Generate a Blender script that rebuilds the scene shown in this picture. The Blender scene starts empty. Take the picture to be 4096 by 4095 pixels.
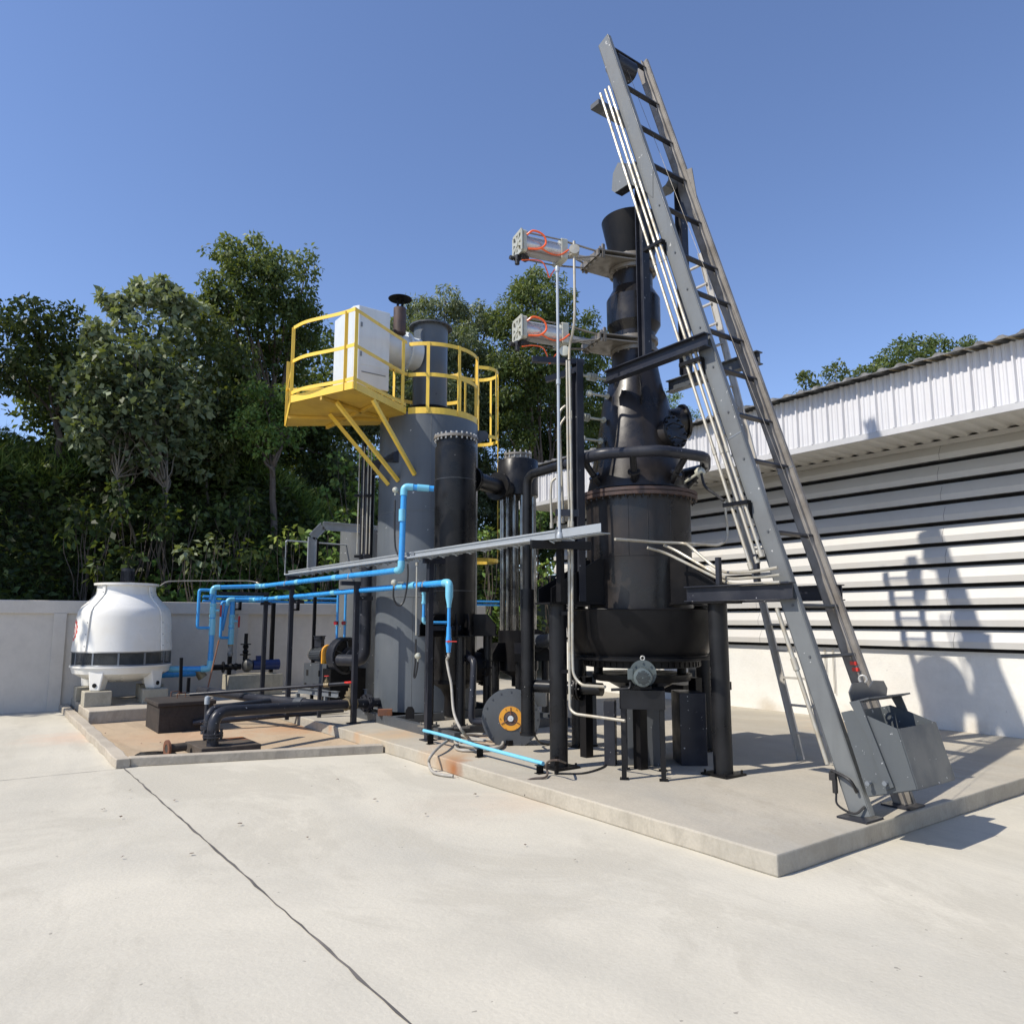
import bpy, math, random
import numpy as np
from mathutils import Vector, Matrix
from math import sin, cos, pi, atan2, hypot, radians, sqrt, atan
random.seed(7); RNG = np.random.default_rng(11)
sc = bpy.context.scene; COL = sc.collection
# ---------------------------------------------------------------- camera model
F = 2950.; CX = 2047.5; CY = 2092.5; H = 1.6; PIT = atan(387.5/F)
def _r0(u, v):
    a = (u-CX)/F; b = -(v-CY)/F
    return (a, cos(PIT)-b*sin(PIT), sin(PIT)+b*cos(PIT))
_q = _r0(-130, 2480); YAW = atan2(-_q[0], _q[1])
def ray(u, v):
    x, y, z = _r0(u, v); c, s = cos(-YAW), sin(-YAW)
    return (c*x-s*y, s*x+c*y, z)
def A(u, v, x=None, y=None, z=None, d=None):
    r = ray(u, v)
    if z is not None: t = (z-H)/r[2]
    elif x is not None: t = x/r[0]
    elif y is not None: t = y/r[1]
    else: t = d/hypot(r[0], r[1])
    return Vector((r[0]*t, r[1]*t, H+r[2]*t))
def RR(ul, ur, d):
    a = ray(ul, 2480); b = ray(ur, 2480)
    return d*sin(abs(atan2(a[1], a[0])-atan2(b[1], b[0]))/2)
cam = bpy.data.cameras.new('camera'); co = bpy.data.objects.new('camera', cam); COL.objects.link(co)
co.location = (0, 0, H); co.rotation_euler = (pi/2+PIT, 0, -YAW)
cam.sensor_width = 36; cam.lens = 36*F/4096; cam.shift_y = 45/4096; cam.clip_end = 600; cam.clip_start = .05
sc.camera = co
# ---------------------------------------------------------------- materials
def nt(name):
    m = bpy.data.materials.new(name); m.use_nodes = True; t = m.node_tree; b = t.nodes['Principled BSDF']
    return m, t, b
def N(t, typ, **k):
    n = t.nodes.new(typ)
    for a, b in k.items():
        if a in n.inputs: n.inputs[a].default_value = b
        else: setattr(n, a, b)
    return n
def noise(t, vec, scale, detail=6, rough=.6, lo=.4, hi=.6, dist=0):
    n = N(t, 'ShaderNodeTexNoise', Scale=scale, Detail=detail, Roughness=rough, Distortion=dist)
    t.links.new(vec, n.inputs['Vector'])
    r = N(t, 'ShaderNodeMapRange'); r.inputs['From Min'].default_value = lo; r.inputs['From Max'].default_value = hi
    t.links.new(n.outputs[0], r.inputs['Value'])
    return r.outputs[0], n.outputs[0]
def mixc(t, fac, a, b, f=1.0):
    m = N(t, 'ShaderNodeMix', data_type='RGBA')
    if f != 1.0:
        mu = N(t, 'ShaderNodeMath', operation='MULTIPLY'); t.links.new(fac, mu.inputs[0]); mu.inputs[1].default_value = f; fac = mu.outputs[0]
    t.links.new(fac, m.inputs[0])
    for s, i in ((a, 6), (b, 7)):
        if isinstance(s, (tuple, list)): m.inputs[i].default_value = (*s[:3], 1)
        else: t.links.new(s, m.inputs[i])
    return m.outputs[2]
def vmap(t, sx, sy, sz, world=False):
    tc = N(t, 'ShaderNodeTexCoord'); mp = N(t, 'ShaderNodeMapping')
    if world:
        g = N(t, 'ShaderNodeNewGeometry'); t.links.new(g.outputs['Position'], mp.inputs[0])
    else: t.links.new(tc.outputs['Object'], mp.inputs[0])
    mp.inputs['Scale'].default_value = (sx, sy, sz)
    return mp.outputs[0]
def paint(name, col, rough=.45, metal=0., dirt=(.5, .45, .4), df=.25, scale=3., streak=.3, bump=.03, spots=None, spotc=(.5, .5, .5), spec=.5, patch=None, patchc=None):
    m, t, b = nt(name); v = vmap(t, 1, 1, 1); vs = vmap(t, 6, 6, .5)
    f1, raw = noise(t, v, scale, lo=.42, hi=.68)
    c = mixc(t, f1, col, dirt, df)
    f2, _ = noise(t, vs, 2.0, lo=.5, hi=.75)
    c = mixc(t, f2, c, tuple(x*.55 for x in col), streak)
    if patch:
        f4, _ = noise(t, v, patch[0], detail=3, lo=patch[1], hi=patch[1]+.02)
        c = mixc(t, f4, c, patchc, patch[2])
    if spots:
        f3, _ = noise(t, v, spots[0], detail=2, lo=spots[1], hi=spots[1]+.015)
        c = mixc(t, f3, c, spotc, .85)
    t.links.new(c, b.inputs['Base Color'])
    rr = N(t, 'ShaderNodeMapRange'); rr.inputs['To Min'].default_value = rough-.08; rr.inputs['To Max'].default_value = rough+.18
    t.links.new(f1, rr.inputs['Value']); t.links.new(rr.outputs[0], b.inputs['Roughness'])
    b.inputs['Metallic'].default_value = metal; b.inputs['Specular IOR Level'].default_value = spec
    if bump:
        f5, r5 = noise(t, v, 9, detail=4)
        bp = N(t, 'ShaderNodeBump', Strength=bump*4, Distance=.01); t.links.new(r5, bp.inputs['Height']); t.links.new(bp.outputs[0], b.inputs['Normal'])
    return m
def concrete(name, base, stain, f=.5, scale=.8, rust=None, speck=.5, lines=None, fine=.25, dark=(.1, .09, .08), side=.6, blot=.4):
    m, t, b = nt(name); v = vmap(t, 1, 1, 1, world=True); vl = vmap(t, 1.0, .35, 1.0, world=True)
    a, _ = noise(t, vl, scale, detail=10, rough=.68, lo=.38, hi=.62, dist=.7)
    c = mixc(t, a, base, stain, f)
    a2, _ = noise(t, v, scale*3.1, detail=7, rough=.7, lo=.46, hi=.7)
    c = mixc(t, a2, c, tuple(x*.72 for x in base), .35)
    a5, _ = noise(t, v, scale*.6, detail=5, rough=.6, lo=.5, hi=.72)
    c = mixc(t, a5, c, tuple(min(1, x*1.2) for x in base), .5)
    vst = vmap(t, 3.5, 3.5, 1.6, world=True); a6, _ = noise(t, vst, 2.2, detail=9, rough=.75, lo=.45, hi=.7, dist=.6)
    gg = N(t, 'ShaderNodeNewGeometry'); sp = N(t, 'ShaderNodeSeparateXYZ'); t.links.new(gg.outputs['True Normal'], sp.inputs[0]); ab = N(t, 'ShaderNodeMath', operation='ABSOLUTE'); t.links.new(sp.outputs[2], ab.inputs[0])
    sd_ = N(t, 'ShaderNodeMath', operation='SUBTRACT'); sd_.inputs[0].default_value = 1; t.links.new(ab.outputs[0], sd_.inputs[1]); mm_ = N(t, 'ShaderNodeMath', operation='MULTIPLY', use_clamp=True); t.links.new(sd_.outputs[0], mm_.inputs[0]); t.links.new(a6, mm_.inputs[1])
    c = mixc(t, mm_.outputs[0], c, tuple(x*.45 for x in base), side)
    vb = vmap(t, .55, .3, 1, world=True); a7, _ = noise(t, vb, 1.3, detail=9, rough=.72, lo=.5, hi=.56, dist=.8)
    c = mixc(t, a7, c, tuple(x*.78 for x in base), blot)
    a3, _ = noise(t, v, 45, detail=3, lo=.35, hi=.7)
    c = mixc(t, a3, c, tuple(x*.6 for x in base), fine)
    a4, _ = noise(t, v, 14, detail=2, lo=.735, hi=.75)
    c = mixc(t, a4, c, dark, speck)
    if rust:
        g = N(t, 'ShaderNodeNewGeometry')
        nn = N(t, 'ShaderNodeTexNoise', Scale=5., Detail=6.)
        t.links.new(g.outputs['Position'], nn.inputs['Vector'])
        for (p, rad, col, k) in rust:
            dd = N(t, 'ShaderNodeVectorMath', operation='DISTANCE'); t.links.new(g.outputs['Position'], dd.inputs[0]); dd.inputs[1].default_value = p
            ad = N(t, 'ShaderNodeMath', operation='MULTIPLY_ADD'); t.links.new(nn.outputs[0], ad.inputs[0]); ad.inputs[1].default_value = rad*1.4; t.links.new(dd.outputs['Value'], ad.inputs[2])
            mr = N(t, 'ShaderNodeMapRange'); mr.inputs['From Min'].default_value = rad*1.75; mr.inputs['From Max'].default_value = rad*.85
            t.links.new(ad.outputs[0], mr.inputs['Value'])
            c = mixc(t, mr.outputs[0], c, col, k)
    t.links.new(c, b.inputs['Base Color']); b.inputs['Roughness'].default_value = .88; b.inputs['Specular IOR Level'].default_value = .25
    _, r5 = noise(t, v, 30, detail=6); bp = N(t, 'ShaderNodeBump', Strength=.35, Distance=.01)
    t.links.new(r5, bp.inputs['Height']); t.links.new(bp.outputs[0], b.inputs['Normal'])
    return m
def leafmat(name, cols, back, trans=.34, rough=.5):
    m, t, b = nt(name)
    at = N(t, 'ShaderNodeAttribute', attribute_name='tint'); rp = N(t, 'ShaderNodeValToRGB')
    el = rp.color_ramp.elements
    while len(el) < len(cols): el.new(.5)
    for i, cc in enumerate(cols): el[i].position = i/(len(cols)-1); el[i].color = (*cc, 1)
    t.links.new(at.outputs['Fac'], rp.inputs[0])
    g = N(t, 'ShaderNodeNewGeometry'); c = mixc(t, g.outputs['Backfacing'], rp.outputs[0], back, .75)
    t.links.new(c, b.inputs['Base Color']); b.inputs['Roughness'].default_value = rough; b.inputs['Specular IOR Level'].default_value = .3
    tr = N(t, 'ShaderNodeBsdfTranslucent'); t.links.new(mixc(t, at.outputs['Fac'], (.1, .13, .012), (.24, .28, .04)), tr.inputs[0])
    ms = N(t, 'ShaderNodeMixShader'); ms.inputs[0].default_value = trans
    t.links.new(b.outputs[0], ms.inputs[1]); t.links.new(tr.outputs[0], ms.inputs[2]); t.links.new(ms.outputs[0], t.nodes['Material Output'].inputs[0])
    return m
MT = {}
MT['black'] = paint('black_paint', (.0085, .009, .0105), .34, spec=.27, dirt=(.03, .03, .032), df=.4, streak=.2, spots=(22, .76), spotc=(.35, .34, .32))
MT['retort'] = paint('scorched_black', (.013, .012, .012), .34, dirt=(.034, .025, .02), df=.5, scale=2.6, streak=.35, spec=.42, patch=(1.8, .6, .35), patchc=(.04, .031, .026))
MT['black2'] = paint('dull_black', (.007, .007, .008), .42, dirt=(.025, .021, .018), df=.25, spec=.18)
MT['gun'] = paint('gunmetal', (.022, .024, .032), .36, dirt=(.06, .06, .065), df=.3, spec=.3, spots=(26, .72), spotc=(.5, .5, .5))
MT['tank'] = paint('grey_tank', (.09, .104, .118), .38, spec=.45, dirt=(.13, .142, .152), df=.5, scale=1.2, streak=.25, spots=(11, .745), spotc=(.55, .55, .55), patch=(4.5, .69, .7), patchc=(.05, .055, .075))
MT['grey'] = paint('grey_paint', (.15, .16, .162), .45, dirt=(.09, .095, .1), df=.55, scale=2.2, streak=.3, spots=(16, .71), spotc=(.5, .5, .48))
MT['skip'] = paint('skip_grey', (.085, .095, .1), .45, dirt=(.06, .068, .078), df=.5, scale=3, streak=.2, spots=(24, .69), spotc=(.4, .41, .42))
MT['midgrey'] = paint('mid_grey', (.07, .077, .085), .42, dirt=(.05, .054, .062), df=.4, spots=(18, .74), spotc=(.5, .5, .5))
MT['rail2'] = paint('worn_rail', (.23, .215, .195), .5, dirt=(.07, .055, .04), df=.6, scale=4, streak=.5)
MT['galv'] = paint('galvanised', (.42, .45, .47), .42, metal=.35, dirt=(.3, .33, .35), df=.5, scale=8, streak=.2)
MT['galvd'] = paint('galvanised_dull', (.2, .22, .24), .5, metal=.3, dirt=(.15, .16, .17), df=.5, scale=8)
MT['cond'] = paint('conduit', (.42, .4, .34), .45, metal=.3, dirt=(.3, .24, .15), df=.6, scale=9, streak=.2)
MT['alu'] = paint('aluminium', (.5, .48, .44), .42, metal=.15, dirt=(.3, .27, .22), df=.5, scale=4)
MT['steel'] = paint('shiny_tube', (.3, .29, .27), .2, metal=.85, dirt=(.03, .03, .03), df=.95, scale=3, streak=.6)
MT['yellow'] = paint('yellow_paint', (.86, .585, .075), .4, dirt=(.5, .32, .08), df=.4, scale=3, streak=.12)
MT['yellowd'] = paint('yellow_deck', (.62, .4, .05), .5, dirt=(.35, .22, .06), df=.5, scale=2.2, streak=.2)
MT['orange'] = paint('orange_paint', (.72, .33, .03), .45, dirt=(.35, .15, .03), df=.4, scale=7, streak=.2)
MT['white'] = paint('white_paint', (.6, .64, .66), .45, dirt=(.4, .44, .45), df=.45, scale=1.6, streak=.2)
MT['frp'] = paint('white_fibreglass', (.78, .77, .72), .32, dirt=(.7, .66, .56), df=.5, scale=1.5, streak=.06, bump=.01)
MT['blue'] = paint('blue_pvc', (.04, .3, .7), .32, dirt=(.1, .38, .62), df=.25, scale=6, streak=.05, bump=.0)
MT['bluel'] = paint('blue_pvc_fitting', (.17, .5, .68), .32, dirt=(.22, .52, .62), df=.3, scale=6, streak=.05, bump=.0)
MT['blued'] = paint('blue_motor', (.012, .03, .13), .35, dirt=(.02, .04, .1), df=.3)
MT['brass'] = paint('brass', (.3, .24, .14), .45, metal=.5, dirt=(.16, .12, .07), df=.5, scale=14)
MT['red'] = paint('red_paint', (.62, .035, .025), .35, dirt=(.35, .03, .02), df=.3)
MT['redd'] = paint('red_valve', (.3, .01, .02), .35, df=.1)
MT['rust'] = paint('rust', (.16, .07, .04), .75, dirt=(.28, .1, .03), df=.6, scale=9, streak=.3)
MT['hose'] = paint('grey_hose', (.36, .34, .3), .55, dirt=(.2, .18, .15), df=.4, scale=12)
MT['orh'] = paint('orange_hose', (.85, .13, .03), .35, dirt=(.6, .12, .05), df=.2, bump=0)
MT['rubber'] = paint('black_rubber', (.012, .012, .013), .5, df=.05)
MT['soot'] = paint('sooty_rust', (.05, .032, .028), .6, dirt=(.14, .08, .06), df=.5, scale=8)
MT['castd'] = paint('dull_cast', (.12, .12, .115), .45, metal=.3, dirt=(.05, .05, .05), df=.6, scale=8)
MT['cast'] = paint('cast_alu', (.5, .5, .42), .4, metal=.25, dirt=(.28, .27, .2), df=.5, scale=7)
MT['alcyl'] = paint('alu_cylinder', (.52, .52, .52), .3, metal=.6, dirt=(.4, .4, .4), df=.4, scale=4, bump=0)
MT['dirtrod'] = paint('dirty_rod', (.24, .22, .19), .45, metal=.3, dirt=(.1, .08, .06), df=.5, scale=9)
MT['bolt'] = paint('bolt_steel', (.55, .54, .5), .4, metal=.4, dirt=(.25, .22, .18), df=.5, scale=12)
MT['teal'] = paint('motor_grey', (.09, .11, .11), .4, dirt=(.06, .07, .07), df=.4)
MT['metalsheet'] = paint('white_sheet', (.46, .46, .46), .38, dirt=(.6, .6, .61), df=.4, scale=1.2, streak=.1, bump=.01)
MT['fascia'] = paint('ribbed_sheet', (.62, .62, .63), .38, dirt=(.5, .5, .52), df=.5, scale=1.4, streak=.12, bump=.01)
MT['tanpanel'] = paint('cream_cladding', (.52, .51, .48), .42, dirt=(.46, .43, .38), df=.5, scale=.7, streak=.08, bump=.01)
MT['gold'] = paint('cream_capping', (.68, .5, .26), .45, dirt=(.5, .4, .25), df=.3)
MT['roofe'] = paint('roof_edge', (.09, .09, .09), .7, dirt=(.4, .4, .4), df=.6, scale=7)
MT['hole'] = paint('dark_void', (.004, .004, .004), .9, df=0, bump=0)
MT['green'] = paint('green_paint', (.02, .12, .08), .5)
MT['bark'] = paint('bark', (.085, .065, .05), .85, dirt=(.17, .15, .12), df=.6, scale=6, streak=.6, bump=.2)
MT['barkl'] = paint('pale_bark', (.15, .13, .1), .8, dirt=(.24, .22, .18), df=.5, scale=6, streak=.4, bump=.15)
MT['yard'] = concrete('yard_concrete', (.565, .53, .44), (.44, .42, .36), .85, .45, speck=.5, fine=.14, blot=.55, rust=[((4.1, 5.4, 0), .5, (.56, .44, .32), .4), ((1.35, 12, 0), .8, (.6, .4, .28), .45), ((3.6, 5.6, 0), .7, (.5, .44, .36), .4)])
MT['basin'] = concrete('basin_concrete', (.42, .33, .23), (.52, .4, .27), .7, 1.1, blot=.6, speck=.5, rust=[((2.6, 11.2, 0), 1.0, (.5, .3, .17), .5), ((4.1, 11, 0), .8, (.45, .22, .1), .55)])
pc = [((4.2, 6.82, .06), .2, (.28, .1, .03), 1.0), ((4.3, 6.95, .14), .22, (.36, .19, .09), .8), ((4.45, 7.2, .14), .5, (.45, .31, .19), .6), ((4.2, 9.2, .1), .16, (.4, .2, .09), .7), ((4.2, 10.1, .1), .12, (.4, .2, .09), .6), ((4.22, 8.8, .1), .8, (.5, .41, .28), .6), ((4.6, 8.8, .14), .5, (.47, .31, .18), .5), ((5.1, 7.8, .14), .6, (.55, .33, .18), .5), ((10.3, 5.5, .14), 1.1, (.55, .4, .26), .5)]
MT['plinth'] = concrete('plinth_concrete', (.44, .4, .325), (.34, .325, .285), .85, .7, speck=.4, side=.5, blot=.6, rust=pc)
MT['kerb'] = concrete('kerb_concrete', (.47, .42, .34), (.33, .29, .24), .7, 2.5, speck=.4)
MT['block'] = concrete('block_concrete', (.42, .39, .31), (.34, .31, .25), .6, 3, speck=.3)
MT['vault'] = concrete('vault_paint', (.045, .04, .037), (.07, .055, .047), .7, 2.5, speck=.2, fine=.3)
MT['slab'] = concrete('slab_dark', (.075, .065, .055), (.14, .11, .085), .7, 3, speck=.2, rust=[((3.0, 9.95, .15), .4, (.42, .14, .04), .9)])
MT['wallc'] = concrete('render_wall', (.6, .56, .5), (.52, .49, .445), .6, .7, speck=.1, fine=.05, side=.12, blot=.15, dark=(.2, .18, .15))
MT['wallw'] = concrete('white_render', (.72, .71, .66), (.66, .63, .56), .7, .9, speck=.45, fine=.06, rust=[((10.72, 7.5, .1), .3, (.45, .38, .28), .6), ((10.72, 6, .1), .35, (.45, .38, .28), .5), ((10.72, 4.4, .1), .3, (.45, .38, .28), .55), ((10.72, 2, .1), .4, (.45, .38, .28), .5)], side=.06, blot=.12, dark=(.4, .4, .38))
def asphaltline(): return paint('joint_dark', (.09, .085, .08), .9, df=.2)
MT['joint'] = asphaltline()
# ---------------------------------------------------------------- mesh builder
Z = Vector((0, 0, 1))
def frame(dv, up=None):
    w = Vector(dv).normalized(); up = Vector(up) if up is not None else (Vector((0, 0, 1)) if abs(w.z) < .95 else Vector((1, 0, 0)))
    s = w.cross(up).normalized(); u = s.cross(w).normalized()
    return s, u, w
class M:
    def __init__(s): s.v = []; s.f = []
    def add(s, vs, fs):
        o = len(s.v); s.v += [Vector(p) for p in vs]; s.f += [tuple(i+o for i in f) for f in fs]; return s
    def box(s, c, d, rz=0, m=None):
        x, y, z = [k/2 for k in d]; R = Matrix.Rotation(rz, 3, 'Z') if m is None else m
        vs = [Vector(c)+R @ Vector((a*x, b*y, e*z)) for a in (-1, 1) for b in (-1, 1) for e in (-1, 1)]
        return s.add(vs, [(0, 1, 3, 2), (4, 6, 7, 5), (0, 4, 5, 1), (2, 3, 7, 6), (0, 2, 6, 4), (1, 5, 7, 3)])
    def b2(s, lo, hi): return s.box([(a+b)/2 for a, b in zip(lo, hi)], [abs(b-a) for a, b in zip(lo, hi)])
    def bar(s, p, q, w, h, up=None):
        p = Vector(p); q = Vector(q); S, U, W = frame(q-p, up)
        vs = [e+S*a*w/2+U*b*h/2 for e in (p, q) for a, b in ((-1, -1), (1, -1), (1, 1), (-1, 1))]
        return s.add(vs, [(0, 1, 2, 3), (7, 6, 5, 4), (0, 4, 5, 1), (1, 5, 6, 2), (2, 6, 7, 3), (3, 7, 4, 0)])
    def ibeam(s, p, q, w, h, t=.008, up=None, kind='I'):
        p = Vector(p); q = Vector(q); S, U, W = frame(q-p, up)
        s.bar(p+U*(h/2-t/2), q+U*(h/2-t/2), w, t, U); s.bar(p-U*(h/2-t/2), q-U*(h/2-t/2), w, t, U)
        o = S*0 if kind == 'I' else (S*(w/2-t/2) if kind == 'C' else -S*(w/2-t/2))
        return s.bar(p+o, q+o, t, h-2*t-.0006, U)
    def tube(s, pts, r, seg=12, caps=True, closed=False, flat=1.0):
        pts = [Vector(p) for p in pts]; n = len(pts)
        if n < 2: return s
        rs = r if isinstance(r, (list, tuple)) else [r]*n
        T = []
        for i in range(n):
            a = pts[(i-1) % n] if (i > 0 or closed) else pts[i]; b = pts[(i+1) % n] if (i < n-1 or closed) else pts[i]
            d = (b-a); T.append(d.normalized() if d.length > 1e-9 else Vector((0, 0, 1)))
        S, U, W = frame(T[0]); vs = []
        for i in range(n):
            if i: S = (S-T[i]*S.dot(T[i])); S.normalize(); 
            U = T[i].cross(S)
            vs += [pts[i]+S*(cos(2*pi*k/seg)*rs[i])+U*(sin(2*pi*k/seg)*rs[i]*flat) for k in range(seg)]
        fs = []
        for i in range(n if closed else n-1):
            j = (i+1) % n
            fs += [(i*seg+k, i*seg+(k+1) % seg, j*seg+(k+1) % seg, j*seg+k) for k in range(seg)]
        if caps and not closed: fs += [tuple(range(seg-1, -1, -1)), tuple((n-1)*seg+k for k in range(seg))]
        return s.add(vs, fs)
    def pipe(s, pts, r, bend=.1, seg=12, caps=True): return s.tube(fillet(pts, bend), r, seg, caps)
    def cyl(s, c, ax, r, seg=24): c = Vector(c); return s.tube([c, c+Vector(ax)], r, seg)
    def lathe(s, c, prof, seg=48, ax=(0, 0, 1), caps=True, a0=0, a1=2*pi):
        c = Vector(c); S, U, W = frame(ax); full = abs(a1-a0-2*pi) < 1e-6; n = seg if full else seg+1; vs = []
        for r, h in prof: vs += [c+W*h+S*(cos(a0+(a1-a0)*k/seg)*r)+U*(sin(a0+(a1-a0)*k/seg)*r) for k in range(n)]
        fs = [(i*n+k, i*n+(k+1) % n, (i+1)*n+(k+1) % n, (i+1)*n+k) for i in range(len(prof)-1) for k in range(seg)]
        if caps and full:
            if prof[0][0] > 1e-5: fs.append(tuple(range(n-1, -1, -1)))
            if prof[-1][0] > 1e-5: fs.append(tuple((len(prof)-1)*n+k for k in range(n)))
        return s.add(vs, fs)
    def prism(s, pts, vec):
        pts = [Vector(p) for p in pts]; n = len(pts); vec = Vector(vec)
        return s.add(pts+[p+vec for p in pts], [tuple(range(n-1, -1, -1)), tuple(range(n, 2*n))]+[(i, (i+1) % n, (i+1) % n+n, i+n) for i in range(n)])
    def ring(s, c, ax, R, r, seg=24, rs=8):
        S, U, W = frame(ax); c = Vector(c)
        return s.tube([c+S*cos(2*pi*k/seg)*R+U*sin(2*pi*k/seg)*R for k in range(seg)], r, rs, closed=True)
    def bolts(s, c, ax, R, n, r=.012, h=.02, off=0):
        S, U, W = frame(ax); c = Vector(c)
        for k in range(n):
            p = c+S*cos(2*pi*k/n+off)*R+U*sin(2*pi*k/n+off)*R; s.tube([p, p+W*h], r, 6)
        return s
def fillet(pts, bend, k=5):
    pts = [Vector(p) for p in pts]; out = [pts[0]]
    for i in range(1, len(pts)-1):
        a, b, c = pts[i-1], pts[i], pts[i+1]; d1 = (a-b); d2 = (c-b); L = min(bend, d1.length*.49, d2.length*.49)
        p = b+d1.normalized()*L; q = b+d2.normalized()*L
        for j in range(k+1):
            t = j/k; out.append(p*(1-t)**2+b*2*t*(1-t)+q*t*t)
    return out+[pts[-1]]
def catmull(pts, k=8):
    P = [Vector(p) for p in pts]; P = [P[0]*2-P[1]]+P+[P[-1]*2-P[-2]]; out = []
    for i in range(1, len(P)-2):
        for j in range(k):
            t = j/k; a, b, c, d = P[i-1], P[i], P[i+1], P[i+2]
            out.append(.5*((2*b)+(c-a)*t+(2*a-5*b+4*c-d)*t*t+(3*b-a-3*c+d)*t**3))
    return out+[P[-2]]
def tag(o, label=None, cat=None, group=None, kind=None):
    if label: o['label'] = label
    if cat: o['category'] = cat
    if group: o['group'] = group
    if kind: o['kind'] = kind
    return o
def wloc(o):
    l = Vector((0, 0, 0))
    while o is not None: l = l+o.location; o = o.parent
    return l
def obj(name, mb, mat, parent=None, smooth=True, base=None, label=None, ang=40, bevel=0):
    me = bpy.data.meshes.new(name)
    if parent is not None: L = wloc(parent); loc = Vector((0, 0, 0))
    else:
        if base is None:
            zs = min(p.z for p in mb.v); base = Vector((sum(p.x for p in mb.v)/len(mb.v), sum(p.y for p in mb.v)/len(mb.v), zs))
        L = Vector(base); loc = L
    me.from_pydata([p-L for p in mb.v], [], mb.f)
    me.materials.append(MT[mat] if isinstance(mat, str) else mat)
    if smooth:
        me.polygons.foreach_set('use_smooth', [True]*len(me.polygons)); me.set_sharp_from_angle(angle=radians(ang))
    me.update(); o = bpy.data.objects.new(name, me); COL.objects.link(o); o.location = loc
    if parent is not None: o.parent = parent
    if bevel:
        bv = o.modifiers.new('bevel', 'BEVEL'); bv.width = bevel; bv.segments = 2; bv.limit_method = 'ANGLE'
    if label: o['label'] = label
    return o
def thing(name, label, cat, loc, group=None):
    o = bpy.data.objects.new(name, None); COL.objects.link(o); o.location = Vector(loc); o.empty_display_size = .1
    return tag(o, label, cat, group)
def solo(name, mb, mat, label, cat, group=None, **k): return tag(obj(name, mb, mat, **k), label, cat, group)
def struct(name, mb, mat, **k): return tag(obj(name, mb, mat, **k), kind='structure')
# ================================================================ SETTING
P = .14
g = M(); n = 60
for i in range(n+1):
    for j in range(n+1):
        g.v.append(Vector((-40+140*i/n, -30+150*j/n, -.02 if j/n > .31 else 0.0)))
g = M().add([(-120, -60, 0), (160, -60, 0), (160, 240, 0), (-120, 240, 0)], [(0, 1, 2, 3)])
struct('yard_ground', g, 'yard', smooth=False)
# joints in the slab: thin real grooves laid as dark strips
j = M()
def strip(mb, p, q, w, z):
    p = Vector((p[0], p[1], 0)); q = Vector((q[0], q[1], 0)); nrm = Vector((0, 0, 1)).cross(q-p).normalized(); n = max(2, int((q-p).length/.12)); L = []
    for i in range(n+1):
        c = p.lerp(q, i/n); ww = w*(.5+random.random()*.9)/2; off = nrm*random.uniform(-.006, .006)
        L += [c+off-nrm*ww+Z*z, c+off+nrm*ww+Z*z]
    mb.add(L, [(2*i, 2*i+1, 2*i+3, 2*i+2) for i in range(n)])
strip(j, (1.5, 9.2), (1.6, -3), .016, .004); strip(j, (1.5, 9.2), (-9, 9.6), .008, .0042)
struct('expansion_joint', j, 'joint', smooth=False)
b = M().add([(1.6, 9.3, .005), (4.22, 8.4, .005), (4.22, 15.6, .005), (1.6, 15.6, .005)], [(0, 1, 2, 3)])
struct('basin_floor', b, 'basin', smooth=False)
# plinth
def roughpoly(mb, poly, z0, z1, step=.25, amp=.006):
    pts = []
    for i in range(len(poly)):
        a = Vector((*poly[i], 0)); c = Vector((*poly[(i+1) % len(poly)], 0)); m = max(1, int((c-a).length/step))
        for k in range(m): q = a.lerp(c, k/m); pts.append(Vector((q.x+random.uniform(-amp, amp)*(k > 0), q.y+random.uniform(-amp, amp)*(k > 0), 0)))
    mb.prism([p+Z*z0 for p in pts], (0, 0, z1-z0)); return mb
pl = roughpoly(M(), [(4.22, 2.945), (10.9, 2.945), (10.9, 15.8), (4.22, 15.8)], 0, P)
o = struct('plinth', pl, 'plinth', smooth=False, bevel=.012)
pl = roughpoly(M(), [(1.62, 13.3), (4.16, 13.3), (4.16, 15.78), (1.62, 15.78)], 0, .2, amp=.012)
struct('tower_pad', pl, 'kerb', smooth=False, bevel=.015)
k = roughpoly(M(), [(1.42, 9.22), (1.56, 9.22), (1.58, 16), (1.44, 16)], 0, .1, amp=.01)
k2 = roughpoly(M(), [(1.56, 9.25), (4.2, 8.38), (4.2, 8.52), (1.56, 9.38)], .0, .1, amp=.006)
k.add(k2.v, k2.f)
struct('kerb', k, 'kerb', smooth=False, bevel=.01)
# puddle
q = [Vector((p.x, p.y, .012)) for p in [A(u, v, z=.01) for u, v in [(537, 3020), (560, 3008), (610, 3004), (695, 3003), (705, 3012), (690, 3022), (640, 3034), (585, 3043), (560, 3036)]]]
m, t, bb = nt('wet_mud'); bb.inputs['Base Color'].default_value = (.012, .01, .008, 1); bb.inputs['Roughness'].default_value = .2
MT['wet'] = m
struct('puddle', M().add(q, [tuple(range(len(q)))]), 'wet', smooth=False)
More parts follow.
